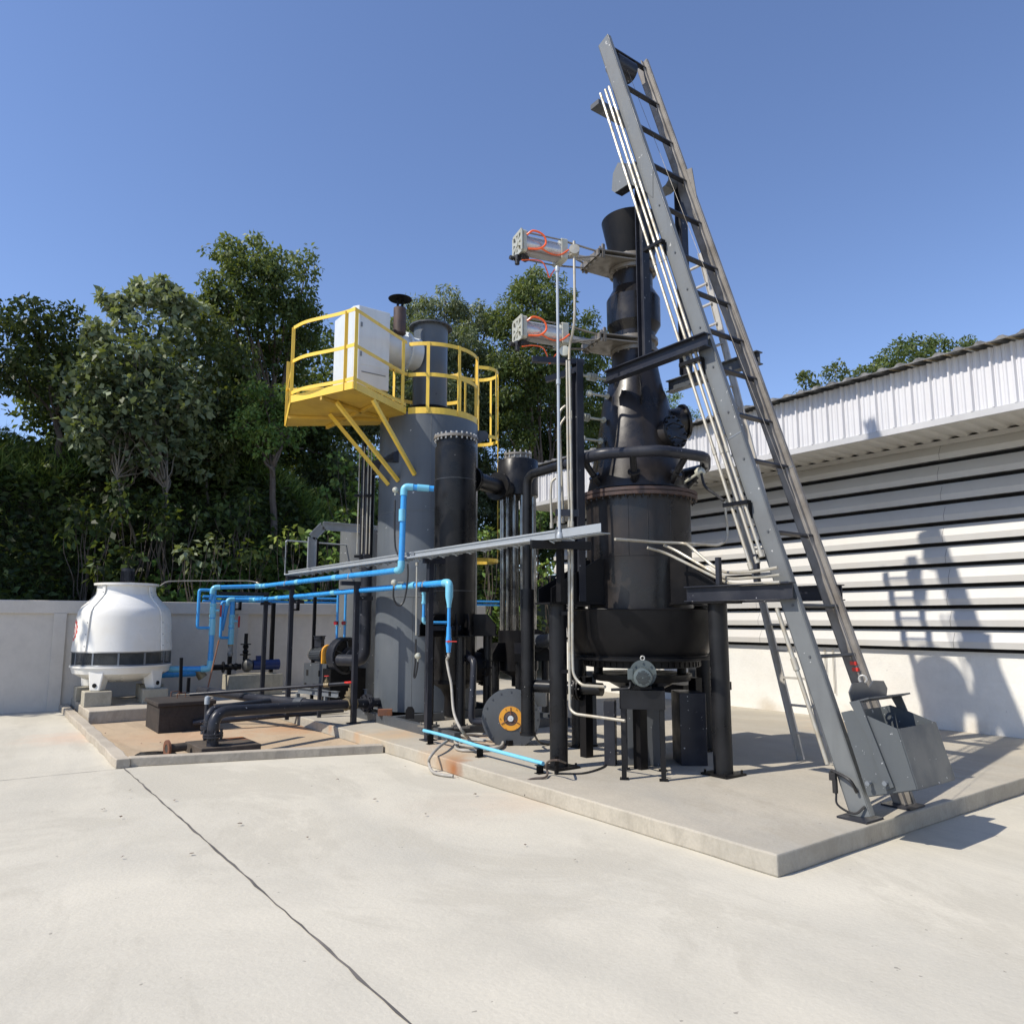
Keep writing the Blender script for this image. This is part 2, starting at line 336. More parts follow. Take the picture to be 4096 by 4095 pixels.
# debris leaves on the ground
lv = M()
spots = [(A(u, v, z=.01)) for u, v in [(371, 2935), (386, 2942), (420, 2934), (360, 2950), (408, 2992), (412, 3008), (420, 3020), (340, 2906), (412, 3238), (484, 3270), (489, 3430), (765, 3415), (960, 3297), (1125, 3030), (1620, 3066), (1758, 3086), (1830, 3110), (520, 3160), (700, 3200), (1230, 3350), (1500, 3200), (565, 2975), (640, 2972), (1350, 3120), (1700, 3260), (2100, 3380), (2300, 3440), (1900, 3180)]]
for p in spots:
    a = random.uniform(0, 6.3); s = random.uniform(.012, .026); hgt = random.uniform(.006, .016); pts = []
    for kk in range(7):
        rr = s*(1 if kk % 2 else .55); pts.append(p+Vector((cos(a+kk*.9)*rr, sin(a+kk*.9)*rr*.6, hgt*(.3+random.random()))))
    c = p+Vector((0, 0, hgt*1.3)); lv.add([c]+pts, [(0, i+1, (i+1) % 7+1) for i in range(7)])
MT['dleaf'] = paint('dead_leaf', (.12, .075, .045), .8)
tag(obj('fallen_leaves', lv, 'dleaf', smooth=False), 'dry brown leaves scattered over the pale concrete yard', 'leaves', kind='stuff')
# boundary wall
w = thing('boundary_wall', 'low grey rendered boundary wall in front of the wooded bank', 'wall', (4, 15.8, 0))
wb = M().b2((-14, 15.75, -.05), (10.66, 15.93, 1.72)); obj('wall_panel', wb, 'wallc', w, smooth=False)
wc = M().b2((-14, 15.70, 1.72), (10.66, 15.98, 1.955)); obj('coping', wc, 'wallc', w, smooth=False, bevel=.01)
wp = M()
for x in (-9.2, -5.6, -2, 1.25, 4.5, 8.1): wp.b2((x, 15.69, -.05), (x+.2, 15.752, 1.72))
obj('pier', wp, 'wallc', w, smooth=False)
# ---------------------------------------------------------------- building
XB = 10.7; XF = 9.66
bd = thing('metal_clad_building', 'long white metal clad shed beside the plant with ribbed fascia', 'building', (12, 4, 0))
Y0, Y1 = -9., 12.9
obj('lower_wall', M().b2((XB+.02, Y0, -.05), (XB+.3, Y1, 1.2)), 'wallw', bd, smooth=False)
per = (4.02-1.185)/10
gpm = M(); gpm.add([(XB+.012, Y0, 1.185), (XB+.012, Y1, 1.185), (XB+.012, Y1, 4.02), (XB+.012, Y0, 4.02)], [(0, 1, 2, 3)]); obj('gap_shade_sheet', gpm, 'hole', bd, smooth=False)  # black sheet paints in the deep shade of the gaps between louvres
for i in range(10):
    z0 = 1.185+i*per; pr = [(.004, z0+per*.175), (-.083, z0+per*.175), (-.09, z0+per*.47), (-.0, z0+per*1.005), (.01, z0+per*1.005)]; vs = []
    for x, z in pr: vs += [(XB+x, Y0, z), (XB+x, Y1, z)]
    bl_ = M().add(vs, [(2*k, 2*k+1, 2*k+3, 2*k+2) for k in range(len(pr)-1)])
    ld_ = obj('louvre_sheet', bl_, 'tanpanel', bd, smooth=False)
    ug = M().add([(XB+.006, Y0, z0+per*.173), (XB+.006, Y1, z0+per*.173), (XB-.08, Y1, z0+per*.173), (XB-.08, Y0, z0+per*.173)], [(0, 1, 2, 3)]); obj('underside_shade', ug, 'roofe', ld_, smooth=False)  # dark strip paints the shade under each louvre
    for yy in (7.55, 4.55, 1.5, -1.5, 10.6):
        yq = yy+(.02*(i % 3)); sm = M().add([(XB-.0845, yq, z0+per*.18), (XB-.0845, yq+.005, z0+per*.18), (XB-.0915, yq+.005, z0+per*.47), (XB-.0915, yq, z0+per*.47)], [(0, 1, 2, 3)])
        sm.add([(XB-.0915, yq, z0+per*.47), (XB-.0915, yq+.005, z0+per*.47), (XB-.003, yq+.005, z0+per*.985), (XB-.003, yq, z0+per*.985)], [(0, 1, 2, 3)]); obj('seam', sm, 'joint', ld_, smooth=False)
# ribbed fascia
def ribbed(mb, ya, yb, fz, pitch=.235, dep=.04, x0=XF, top=4.84, bot=4.105):
    y = ya; pr = []
    while y < yb:
        for dy, dx in ((0, 0), (.015, -dep), (.035, -dep), (.05, 0), (.095, 0), (.108, -.014), (.132, -.014), (.146, 0), (.178, 0), (.19, -.014), (.212, -.014), (.224, 0)): pr.append((x0+dx, y+dy))
        y += pitch
    vs = []
    for x, yy in pr: vs += [(x, yy, bot), (x, yy, top)]
    mb.add(vs, [(2*i, 2*i+1, 2*i+3, 2*i+2) for i in range(len(pr)-1)])
fa = M(); ribbed(fa, Y0, Y1, 0); obj('fascia', fa, 'fascia', bd, smooth=False)
obj('trim', M().b2((XF-.035, Y0, 4.02), (XF+.02, Y1, 4.103)), 'metalsheet', bd, smooth=False)
# soffit corrugated
so = M(); y = Y0; pr = []
while y < Y1:
    for dy, dz in ((0, 0), (.03, -.03), (.12, -.03), (.15, 0), (.235, 0)): pr.append((y+dy, dz))
    y += .235
vs = []
for yy, dz in pr: vs += [(XF+.021, yy, 4.085+dz), (XB+.01, yy, 4.085+dz)]
so.add(vs, [(2*i, 2*i+1, 2*i+3, 2*i+2) for i in range(len(pr)-1)]); obj('soffit', so, 'tanpanel', bd, smooth=False)
obj('wall_head', M().b2((XB-.05, Y0, 3.99), (XB+.05, Y1, 4.055)), 'tanpanel', bd, smooth=False)
obj('eave_gap_shade', M().b2((XB+.02, Y0, 4.056), (XB+.06, Y1, 4.8)), 'hole', bd, smooth=False)  # added black box: shuts out sky and paints the eave gaps dark
# roof sheet rising gently away with wavy eave
ro = M(); y = Y0; pr = []
while y < Y1+.1:
    for dy, dz in ((0, 0), (.04, .035), (.09, .035), (.13, 0), (.235, 0)): pr.append((y+dy, dz))
    y += .235
vs = []
for yy, dz in pr: vs += [(XF-.2, yy, 4.855+dz), (XF+9, yy, 6.25+dz)]
ro.add(vs, [(2*i, 2*i+1, 2*i+3, 2*i+2) for i in range(len(pr)-1)])
vs = []
for yy, dz in pr: vs += [(XF-.2, yy, 4.845), (XF-.2, yy, 4.858+dz)]
ro.add(vs, [(2*i, 2*i+1, 2*i+3, 2*i+2) for i in range(len(pr)-1)])
obj('roof', ro, 'roofe', bd, smooth=False)
cp = M(); y = Y0
while y < 4.45:
    cp.add([(XF-.12, y, 4.865), (XF-.12, y+.12, 4.905), (XF+.3, y+.12, 4.955), (XF+.3, y, 4.915)], [(0, 1, 2, 3)])
    cp.add([(XF-.12, y+.12, 4.905), (XF-.12, y+.235, 4.865), (XF+.3, y+.235, 4.915), (XF+.3, y+.12, 4.955)], [(0, 1, 2, 3)]); y += .235
obj('roof_capping', cp, 'gold', bd, smooth=False, label='cream capping strip along the near end of the eave')
obj('end_wall', M().b2((XB+.31, Y1-.2, -.05), (XF+9, Y1-.02, 4.9)), 'wallw', bd, smooth=False)
# ================================================================ HILLSIDE
def hz(x, y):
    t = (y-16.1)/4.6; t = max(0, min(1.3, t)); base = 1.0+4.5*(t*t*(3-2*min(t, 1)) if t < 1 else 1+(t-1)*.25)
    base += .35*sin(x*.9+y*.5)+.25*sin(x*1.7-y*1.1)
    if x > 5: base -= min(3.2, (x-5)*.22)*min(1, t)
    return max(.8, base)
hl = M(); nx, ny = 90, 40
for i in range(nx+1):
    for jj in range(ny+1):
        x = -24+i*64/nx; y = 16.0+jj*34/ny; hl.v.append(Vector((x, y, hz(x, y)+random.uniform(-.06, .06))))
hl.f = [(i*(ny+1)+jj, (i+1)*(ny+1)+jj, (i+1)*(ny+1)+jj+1, i*(ny+1)+jj+1) for i in range(nx) for jj in range(ny)]
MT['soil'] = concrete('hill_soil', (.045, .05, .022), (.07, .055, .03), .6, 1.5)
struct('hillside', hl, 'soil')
# ================================================================ FOLIAGE
def leaves_mesh(name, pos, nrm, dirv, size, width, tint, mat, parent=None, base=None, extra=None):
    n = len(pos); d = dirv/np.linalg.norm(dirv, axis=1, keepdims=True)
    s = np.cross(d, nrm); s /= (np.linalg.norm(s, axis=1, keepdims=True)+1e-9); nn = np.cross(s, d)
    L = size[:, None]; W = width[:, None]
    v0 = pos; v1 = pos+d*L*.45+s*W*.5+nn*L*.06; v2 = pos+d*L-nn*L*.12; v3 = pos+d*L*.45-s*W*.5+nn*L*.06
    V = np.stack([v0, v1, v2, v3], 1).reshape(-1, 3)
    L0 = np.array(wloc(parent)) if parent is not None else np.array(base)
    V = V-L0
    me = bpy.data.meshes.new(name); me.vertices.add(4*n); me.vertices.foreach_set('co', V.ravel().astype(np.float32))
    me.loops.add(4*n); me.loops.foreach_set('vertex_index', np.arange(4*n, dtype=np.int32))
    me.polygons.add(n); me.polygons.foreach_set('loop_start', np.arange(0, 4*n, 4, dtype=np.int32)); me.polygons.foreach_set('loop_total', np.full(n, 4, dtype=np.int32))
    me.update(calc_edges=True); a = me.attributes.new('tint', 'FLOAT', 'FACE'); a.data.foreach_set('value', tint.astype(np.float32))
    me.materials.append(MT[mat]); o = bpy.data.objects.new(name, me); COL.objects.link(o)
    if parent is not None: o.parent = parent
    else: o.location = L0
    return o
def unit(n):
    v = RNG.normal(size=(n, 3)); return v/np.linalg.norm(v, axis=1, keepdims=True)
def crown(name, clumps, n_per, lsize, wr, mat, parent, droop=.5, tb=.5, base=None, up=.25):
    lsize *= .76; n_per *= .95
    P_, NN, D, T = [], [], [], []
    for (c, rx, rz, tt) in clumps:
        k = max(8, int(n_per*rx*rx/(lsize*lsize*wr))); u = unit(k); r = RNG.uniform(.25, 1.0, (k, 1))**.45
        off = u*r*np.array([rx, rx, rz]); off[:, 2] = np.where(off[:, 2] < 0, off[:, 2]*.8, off[:, 2])
        P_.append(np.array(c)+off); nn = u+RNG.normal(size=(k, 3))*.55; nn[:, 2] += up; NN.append(nn/np.linalg.norm(nn, axis=1, keepdims=True))
        dd = u*.6+RNG.normal(size=(k, 3))*.6; dd[:, 2] -= droop; D.append(dd)
        T.append(np.clip(tt+RNG.normal(size=k)*.2, 0, 1))
    pos = np.concatenate(P_); n = len(pos); sz = lsize*RNG.uniform(.4, 1.0, n)**.7*1.45
    return leaves_mesh(name, pos, np.concatenate(NN), np.concatenate(D), sz, sz*wr*RNG.uniform(.8, 1.2, n), np.concatenate(T), mat, parent, base)
G1 = [(.024, .038, .009), (.055, .082, .018), (.115, .155, .045), (.27, .31, .14)]  # pale ramp ends raised to put sunlit highlights into the leaf colour
G2 = [(.03, .046, .018), (.075, .1, .042), (.18, .22, .11), (.4, .43, .28)]
G3 = [(.026, .04, .012), (.058, .08, .022), (.115, .14, .045), (.23, .25, .11)]
MT['leafA'] = leafmat('leaf_deep', G1, (.1, .16, .06)); MT['leafB'] = leafmat('leaf_pale', G2, (.22, .28, .18)); MT['leafC'] = leafmat('leaf_mixed', G3, (.09, .13, .05)); MT['leafD'] = leafmat('leaf_fresh', [(.05, .1, .015), (.09, .17, .03), (.15, .25, .05), (.3, .36, .08)], (.2, .3, .1), .3)
def limb(mb, p, q, r0, r1, wob=.12, seg=7):
    p = Vector(p); q = Vector(q); k = 6; pts = []
    for i in range(k+1):
        t = i/k; o = Vector((random.uniform(-1, 1), random.uniform(-1, 1), random.uniform(-.3, .3)))*wob*(0 if i in (0, k) else 1); pts.append(p.lerp(q, t)+o)
    pts = catmull(pts, 2); mb.tube(pts, [r0+(r1-r0)*i/(len(pts)-1) for i in range(len(pts))], seg)
def tree(label, foot, blobs, trunk_r, mat, lsize, wr, nper, bark='bark', fork=.45, droop=.5, name='broadleaf_tree', group='trees on the bank', sub=5, tr=.5, stems=1, crownfill=1.0):
    """foot: Vector; blobs: list of (Vector centre, radius, zradius, tint)"""
    t = thing(name, label, 'tree', foot, group)
    tk = M(); mid = Vector((0, 0, 0))
    for c, *_ in blobs: mid += Vector(c)
    mid /= len(blobs); zf = min(b[0].z-b[2] for b in blobs)
    top = Vector((mid.x*.6+foot.x*.4, mid.y*.6+foot.y*.4, foot.z+(mid.z-foot.z)*fork))
    for st in range(stems):
        o = Vector((random.uniform(-.25, .25), random.uniform(-.25, .25), 0))*(stems > 1)
        tp = top+o*3; trunk_r = trunk_r*(.7 if st == 0 else 1); limb(tk, foot+o-Z*.3, tp, trunk_r, trunk_r*.7, .05)
        for i, (c, r, rz, tt) in enumerate(blobs):
            if stems > 1 and i % stems != st: continue
            limb(tk, tp if i % 2 else tp.lerp(foot+o, .15), Vector(c)+Z*rz*.3, trunk_r*.45, trunk_r*.1, .1, 6)
            for _ in range(3):
                u = unit(1)[0]; limb(tk, c, Vector(c)+Vector(u)*r*.8, trunk_r*.14, trunk_r*.05, .05, 5)
    obj('trunk', tk, bark, t)
    cl = []
    for (c, r, rz, tt) in blobs:
        n = 9+sub
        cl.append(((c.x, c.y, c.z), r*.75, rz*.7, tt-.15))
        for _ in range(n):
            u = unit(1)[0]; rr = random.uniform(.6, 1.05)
            cl.append(((c.x+u[0]*r*rr, c.y+u[1]*r*rr, c.z+u[2]*rz*rr), r*random.uniform(.22, .42), r*random.uniform(.18, .32), tt+random.uniform(-.2, .2)+.12*u[2]))  # core tinted darker, upper clumps lighter: sunlit tops painted into the leaf colour
    crown('crown', cl, 5.5*nper/80, lsize, wr, mat, t, droop)
    return t
def B(u, v, y, rpx, rzpx=None, tt=.5):
    """blob whose outline is rpx pixels wide at plane y"""
    c = A(u, v, y=y); f = c.length*.98; return (c, 1.0*rpx/F*f, 1.0*(rzpx or rpx)/F*f, tt)
def fill(u0, u1, v0, v1, y0, y1, n, r, tt=.25):
    return [B(random.uniform(u0, u1), random.uniform(v0, v1), random.uniform(y0, y1), r*random.uniform(.7, 1.2), None, tt+random.uniform(-.12, .15)) for _ in range(n)]
def gz(u, y):
    c = A(u, 2300, y=y); return Vector((c.x, y, hz(c.x, y)))
# tall tree left of the platform
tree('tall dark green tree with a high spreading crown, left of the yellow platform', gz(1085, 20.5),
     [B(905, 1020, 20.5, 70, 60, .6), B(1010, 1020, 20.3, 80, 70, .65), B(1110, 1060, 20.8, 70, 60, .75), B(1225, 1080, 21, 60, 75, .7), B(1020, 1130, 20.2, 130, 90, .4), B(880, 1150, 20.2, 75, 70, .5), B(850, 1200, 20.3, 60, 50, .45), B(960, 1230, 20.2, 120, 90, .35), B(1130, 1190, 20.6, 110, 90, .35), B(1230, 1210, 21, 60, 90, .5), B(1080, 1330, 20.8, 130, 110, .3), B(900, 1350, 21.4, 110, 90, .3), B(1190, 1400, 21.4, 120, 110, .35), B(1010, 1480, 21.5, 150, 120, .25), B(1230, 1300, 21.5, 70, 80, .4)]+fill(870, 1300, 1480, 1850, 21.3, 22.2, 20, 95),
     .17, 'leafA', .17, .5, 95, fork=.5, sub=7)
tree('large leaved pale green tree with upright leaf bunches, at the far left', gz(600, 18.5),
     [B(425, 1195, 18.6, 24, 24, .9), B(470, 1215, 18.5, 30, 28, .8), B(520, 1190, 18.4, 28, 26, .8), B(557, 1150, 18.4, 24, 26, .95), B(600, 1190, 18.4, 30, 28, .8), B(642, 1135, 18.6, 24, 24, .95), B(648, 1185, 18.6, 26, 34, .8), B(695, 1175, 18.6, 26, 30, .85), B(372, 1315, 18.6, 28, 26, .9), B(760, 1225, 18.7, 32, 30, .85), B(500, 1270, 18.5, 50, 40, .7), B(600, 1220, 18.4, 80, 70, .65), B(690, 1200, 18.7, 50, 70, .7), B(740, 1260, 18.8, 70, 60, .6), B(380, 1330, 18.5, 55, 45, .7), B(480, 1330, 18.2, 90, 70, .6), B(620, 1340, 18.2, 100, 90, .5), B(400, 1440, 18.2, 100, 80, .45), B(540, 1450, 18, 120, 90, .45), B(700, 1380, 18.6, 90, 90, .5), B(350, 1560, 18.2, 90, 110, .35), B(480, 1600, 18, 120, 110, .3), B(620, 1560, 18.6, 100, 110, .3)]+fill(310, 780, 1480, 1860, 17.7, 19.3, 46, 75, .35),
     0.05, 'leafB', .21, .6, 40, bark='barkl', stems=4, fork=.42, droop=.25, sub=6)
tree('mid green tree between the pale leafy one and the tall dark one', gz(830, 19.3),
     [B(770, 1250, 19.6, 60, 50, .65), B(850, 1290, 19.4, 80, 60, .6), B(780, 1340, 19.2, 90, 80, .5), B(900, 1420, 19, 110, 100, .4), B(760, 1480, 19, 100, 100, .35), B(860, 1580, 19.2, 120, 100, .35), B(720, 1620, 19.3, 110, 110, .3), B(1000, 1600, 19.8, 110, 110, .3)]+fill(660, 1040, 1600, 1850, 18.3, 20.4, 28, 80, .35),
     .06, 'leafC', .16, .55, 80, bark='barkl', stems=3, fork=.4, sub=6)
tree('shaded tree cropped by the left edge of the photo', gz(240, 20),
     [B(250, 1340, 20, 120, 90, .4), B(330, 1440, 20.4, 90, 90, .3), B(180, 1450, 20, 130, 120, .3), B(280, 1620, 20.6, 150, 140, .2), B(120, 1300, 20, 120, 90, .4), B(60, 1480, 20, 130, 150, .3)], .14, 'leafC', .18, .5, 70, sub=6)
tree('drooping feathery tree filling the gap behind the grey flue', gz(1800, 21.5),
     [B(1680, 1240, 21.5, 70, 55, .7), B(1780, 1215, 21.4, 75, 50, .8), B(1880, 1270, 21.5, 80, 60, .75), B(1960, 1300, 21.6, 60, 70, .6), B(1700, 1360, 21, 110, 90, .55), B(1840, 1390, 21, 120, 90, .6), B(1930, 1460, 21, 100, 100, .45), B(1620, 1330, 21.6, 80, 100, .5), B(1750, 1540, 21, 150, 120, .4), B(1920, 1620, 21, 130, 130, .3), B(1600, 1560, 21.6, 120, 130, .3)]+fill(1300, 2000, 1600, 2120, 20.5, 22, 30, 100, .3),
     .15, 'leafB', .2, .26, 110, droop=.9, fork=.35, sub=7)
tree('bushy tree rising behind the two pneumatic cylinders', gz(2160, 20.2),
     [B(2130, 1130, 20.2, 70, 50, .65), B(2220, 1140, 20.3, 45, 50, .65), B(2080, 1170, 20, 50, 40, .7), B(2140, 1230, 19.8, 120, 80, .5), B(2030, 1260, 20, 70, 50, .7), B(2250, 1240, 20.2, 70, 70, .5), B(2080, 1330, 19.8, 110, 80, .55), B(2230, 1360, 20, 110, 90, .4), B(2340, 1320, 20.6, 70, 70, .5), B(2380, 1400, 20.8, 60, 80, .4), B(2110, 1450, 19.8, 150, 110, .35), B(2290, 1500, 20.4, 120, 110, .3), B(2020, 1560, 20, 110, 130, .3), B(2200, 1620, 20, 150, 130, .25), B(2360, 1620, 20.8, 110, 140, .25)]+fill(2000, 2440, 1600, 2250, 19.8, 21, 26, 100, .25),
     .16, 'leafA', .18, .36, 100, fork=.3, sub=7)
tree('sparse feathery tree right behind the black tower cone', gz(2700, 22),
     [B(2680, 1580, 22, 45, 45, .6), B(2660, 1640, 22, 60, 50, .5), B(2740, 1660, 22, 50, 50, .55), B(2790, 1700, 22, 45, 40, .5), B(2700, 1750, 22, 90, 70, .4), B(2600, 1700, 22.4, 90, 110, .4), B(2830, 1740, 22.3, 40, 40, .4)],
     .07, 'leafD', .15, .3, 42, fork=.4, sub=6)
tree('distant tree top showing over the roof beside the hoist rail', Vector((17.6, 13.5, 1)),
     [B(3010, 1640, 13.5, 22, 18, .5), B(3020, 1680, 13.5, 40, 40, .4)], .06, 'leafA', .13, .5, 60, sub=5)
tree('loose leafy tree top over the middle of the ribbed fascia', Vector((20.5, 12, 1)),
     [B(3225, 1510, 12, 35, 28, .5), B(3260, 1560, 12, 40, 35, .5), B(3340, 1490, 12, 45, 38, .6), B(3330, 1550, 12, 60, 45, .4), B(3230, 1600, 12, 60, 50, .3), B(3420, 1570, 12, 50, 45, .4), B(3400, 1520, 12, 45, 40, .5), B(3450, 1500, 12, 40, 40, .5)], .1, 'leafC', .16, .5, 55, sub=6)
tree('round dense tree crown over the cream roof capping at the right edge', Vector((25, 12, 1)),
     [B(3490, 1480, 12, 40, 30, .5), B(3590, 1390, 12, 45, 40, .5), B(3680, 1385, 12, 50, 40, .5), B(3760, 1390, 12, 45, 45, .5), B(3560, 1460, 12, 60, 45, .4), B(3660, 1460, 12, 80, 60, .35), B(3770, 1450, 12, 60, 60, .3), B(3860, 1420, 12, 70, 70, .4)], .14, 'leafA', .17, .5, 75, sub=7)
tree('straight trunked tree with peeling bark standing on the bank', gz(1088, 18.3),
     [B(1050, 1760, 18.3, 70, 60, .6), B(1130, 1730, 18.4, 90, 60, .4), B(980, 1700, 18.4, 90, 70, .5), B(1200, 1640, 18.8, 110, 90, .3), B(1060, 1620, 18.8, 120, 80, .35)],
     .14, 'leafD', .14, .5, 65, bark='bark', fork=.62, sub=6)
# shading trees out of frame to the left of the bank
for i, (x, y, hh) in enumerate([(-3.2, 17.4, 5.5), (-3.6, 20.6, 7), (-8.5, 18.8, 8.5), (-7, 22.5, 8)]):
    z0 = hz(x, y); bl = [(Vector((x+random.uniform(-1.7, 1.7), y+random.uniform(-1.6, 1.6), z0+random.uniform(.35, 1)*hh)), random.uniform(.9, 1.4), random.uniform(.9, 1.2), .35) for _ in range(9)]
    tree(['broad tree on the bank just beyond the left edge, nearest the wall', 'taller tree on the brow just beyond the left edge', 'tall tree further left on the lower bank', 'bushy tree furthest back on the left of the bank'][i], Vector((x, y, z0)), bl, .16, 'leafA', .4, .55, 50, sub=2)
# far backdrop wood on the ridge (reads as one mass)
cl = []
for i in range(330):
    y = random.uniform(23.5, 29); u = random.uniform(150, 2470); lo_ = 1420 if u < 1250 else (1330 if u < 2000 else 1420)
    if u > 2420: lo_ = 1620
    v = random.uniform(lo_, 2280); c = A(u, v, y=y); f = c.length; r = random.uniform(60, 120)/F*f
    if c.z < hz(c.x, y)-1: continue
    cl.append(((c.x, c.y, c.z), r, r*.8, random.uniform(0, .45)))
o = crown('distant_woodland', cl, 4.5, .24, .55, 'leafA', None, .4, base=(8, 25, 5)); tag(o, 'dark woodland closing off the slope behind the trees', 'woodland', kind='stuff')
# undergrowth on the bank
def under(name, label, cat, n, size, wr, mat, xr, yr, hr, tt, droop=.3, blade=False):
    x = RNG.uniform(*xr, n); y = RNG.uniform(*yr, n)
    cx = np.floor(x*1.1+y*.3); hsh = np.abs(np.sin(cx*12.9898+np.floor(y*.9)*78.233)*43758.5) % 1
    z = np.array([hz(a, b) for a, b in zip(x, y)])+RNG.uniform(0, 1, n)*hr*(.35+.9*hsh)
    nn = RNG.normal(size=(n, 3))*.6; nn[:, 2] += .8; nn[:, 1] -= .5; dd = RNG.normal(size=(n, 3)); dd[:, 2] = (1.6 if blade else -droop)+RNG.normal(size=n)*.5
    if blade: nn = RNG.normal(size=(n, 3)); nn[:, 2] *= .2; z = np.array([hz(a, b) for a, b in zip(x, y)])+RNG.uniform(0, .25, n)
    s = size*RNG.uniform(.6, 1.4, n)
    o = leaves_mesh(name, np.stack([x, y, z], 1), nn/np.linalg.norm(nn, axis=1, keepdims=True), dd, s, s*wr, np.clip(tt+RNG.normal(size=n)*.22+hsh*.25-.1, 0, 1), mat, None, base=(float(np.mean(x)), float(np.mean(y)), 1))
    return tag(o, label, cat, kind='stuff')
under('undergrowth', 'dense dark undergrowth and creepers covering the bank', 'undergrowth', 62000, .17, .55, 'leafA', (-12, 13), (16.0, 22), .75, .08)
under('broad_creeper', 'broad fresh green creeper leaves at the foot of the bank', 'creeper', 5200, .26, .55, 'leafD', (3.2, 12), (16.1, 17.8), 1.0, .3, .7)
under('tall_grass', 'tall grass along the brow of the bank', 'grass', 26000, .6, .035, 'leafD', (-8, 12), (19.6, 21.2), .3, .5, blade=True)
under('dry_grass', 'rough grass hanging over the dark lower bank', 'grass', 9000, .4, .03, 'leafC', (-12, 11), (16.2, 19), .3, .05, blade=True)
def shrub(label, u, v, y, rpx, mat, ls, tt, n=5, wr=.55):
    c = A(u, v, y=y); f = c.length; r = rpx/F*f; ft = Vector((c.x, y, hz(c.x, y)))
    t = thing('shrub', label, 'shrub', ft, 'shrubs on the bank'); st = M(); cl = []
    for i in range(n):
        q = c+Vector((random.uniform(-1, 1)*r, random.uniform(-.5, .5)*r, random.uniform(-.8, .8)*r)); limb(st, ft-Z*.1, q, .018, .006, .06, 5); cl.append((tuple(q), r*.5, r*.42, tt+random.uniform(-.15, .15)))
    obj('stem', st, 'bark', t); crown('foliage', cl, 5, ls, wr, mat, t, .6, up=.6)
for i, (u, v, y, r, lb) in enumerate([(360, 2090, 17.4, 90, 'dark shrub on the shaded bank above the left rim of the cooling tower'), (560, 2010, 17.8, 100, 'broad dark shrub on the bank behind the cooling tower motor'), (700, 2080, 17.3, 80, 'dark shrub between the cooling tower motor and the windblown shrub'), (960, 2030, 17.6, 90, 'dark shrub on the bank left of the peeling trunk'), (1010, 2240, 16.8, 80, 'low dark shrub behind the blue pipe elbows'), (430, 2260, 16.8, 80, 'low dark shrub just over the wall left of the cooling tower motor'), (1420, 1900, 18.4, 110, 'tall shrub behind the conduits beside the grey tank'), (2130, 2050, 17.6, 90, 'shrub behind the tube bundle, left of the galvanised riser')]):
    shrub(lb, u, v, y, r, 'leafA' if i < 6 else 'leafD', .2, .15 if i < 6 else .4, 9)
shrub('windblown pale leaved shrub above the white cooling tower', 790, 2220, 16.6, 60, 'leafB', .19, .6, 7)
shrub('smaller pale leaved shrub right of the windblown one', 880, 2180, 16.9, 45, 'leafB', .17, .5, 5)
shrub('yellowing leafy shrub at the elbow of the far cable tray', 1150, 2140, 16.6, 50, 'leafD', .2, .75, 6, .6)
shrub('bright broad leaved shrub framed by the far cable tray', 1290, 2200, 16.5, 75, 'leafD', .24, .55, 8, .6)
shrub('green shrub under the tray beside the grey back tank', 1330, 2080, 17.2, 70, 'leafD', .18, .45, 7)
shrub('leafy shrub showing between the black vessel and the tube bundle', 1960, 2160, 16.6, 55, 'leafD', .19, .6, 6)
shrub('light green shrub left of the black tower bracket', 2190, 2300, 16.4, 55, 'leafD', .2, .6, 6)
# ---- light
sun = bpy.data.lights.new('sun', 'SUN'); sun.energy = 4.4; sun.angle = radians(.6); sun.color = (1, .93, .82)
so_ = bpy.data.objects.new('sun', sun); COL.objects.link(so_)
SAZ = radians(180-10.5); SEL = radians(48)
sd = Vector((cos(SAZ)*cos(SEL), sin(SAZ)*cos(SEL), sin(SEL))); so_.rotation_euler = sd.to_track_quat('Z', 'Y').to_euler(); so_.location = (-10, 0, 20)
W = bpy.data.worlds.new('World'); sc.world = W; W.use_nodes = True; wt = W.node_tree
sk = wt.nodes.new('ShaderNodeTexSky'); sk.sky_type = 'NISHITA'; sk.sun_disc = False; sk.sun_elevation = SEL
sk.sun_rotation = pi/2-SAZ; sk.air_density = 1.0; sk.dust_density = .15; sk.ozone_density = 5.0; sk.altitude = 100
mx = wt.nodes.new('ShaderNodeMix'); mx.data_type = 'RGBA'; mx.blend_type = 'MULTIPLY'; mx.inputs[0].default_value = 1; mx.inputs[7].default_value = (1.07, .975, 1.02, 1)
wt.links.new(sk.outputs[0], mx.inputs[6]); wt.links.new(mx.outputs[2], wt.nodes['Background'].inputs[0]); wt.nodes['Background'].inputs[1].default_value = .15
sc.render.engine = 'CYCLES'; sc.view_settings.view_transform = 'Standard'; sc.view_settings.look = 'None'; sc.view_settings.exposure = .3; sc.view_settings.gamma = 1
sc.render.resolution_x = 1024; sc.render.resolution_y = 1023
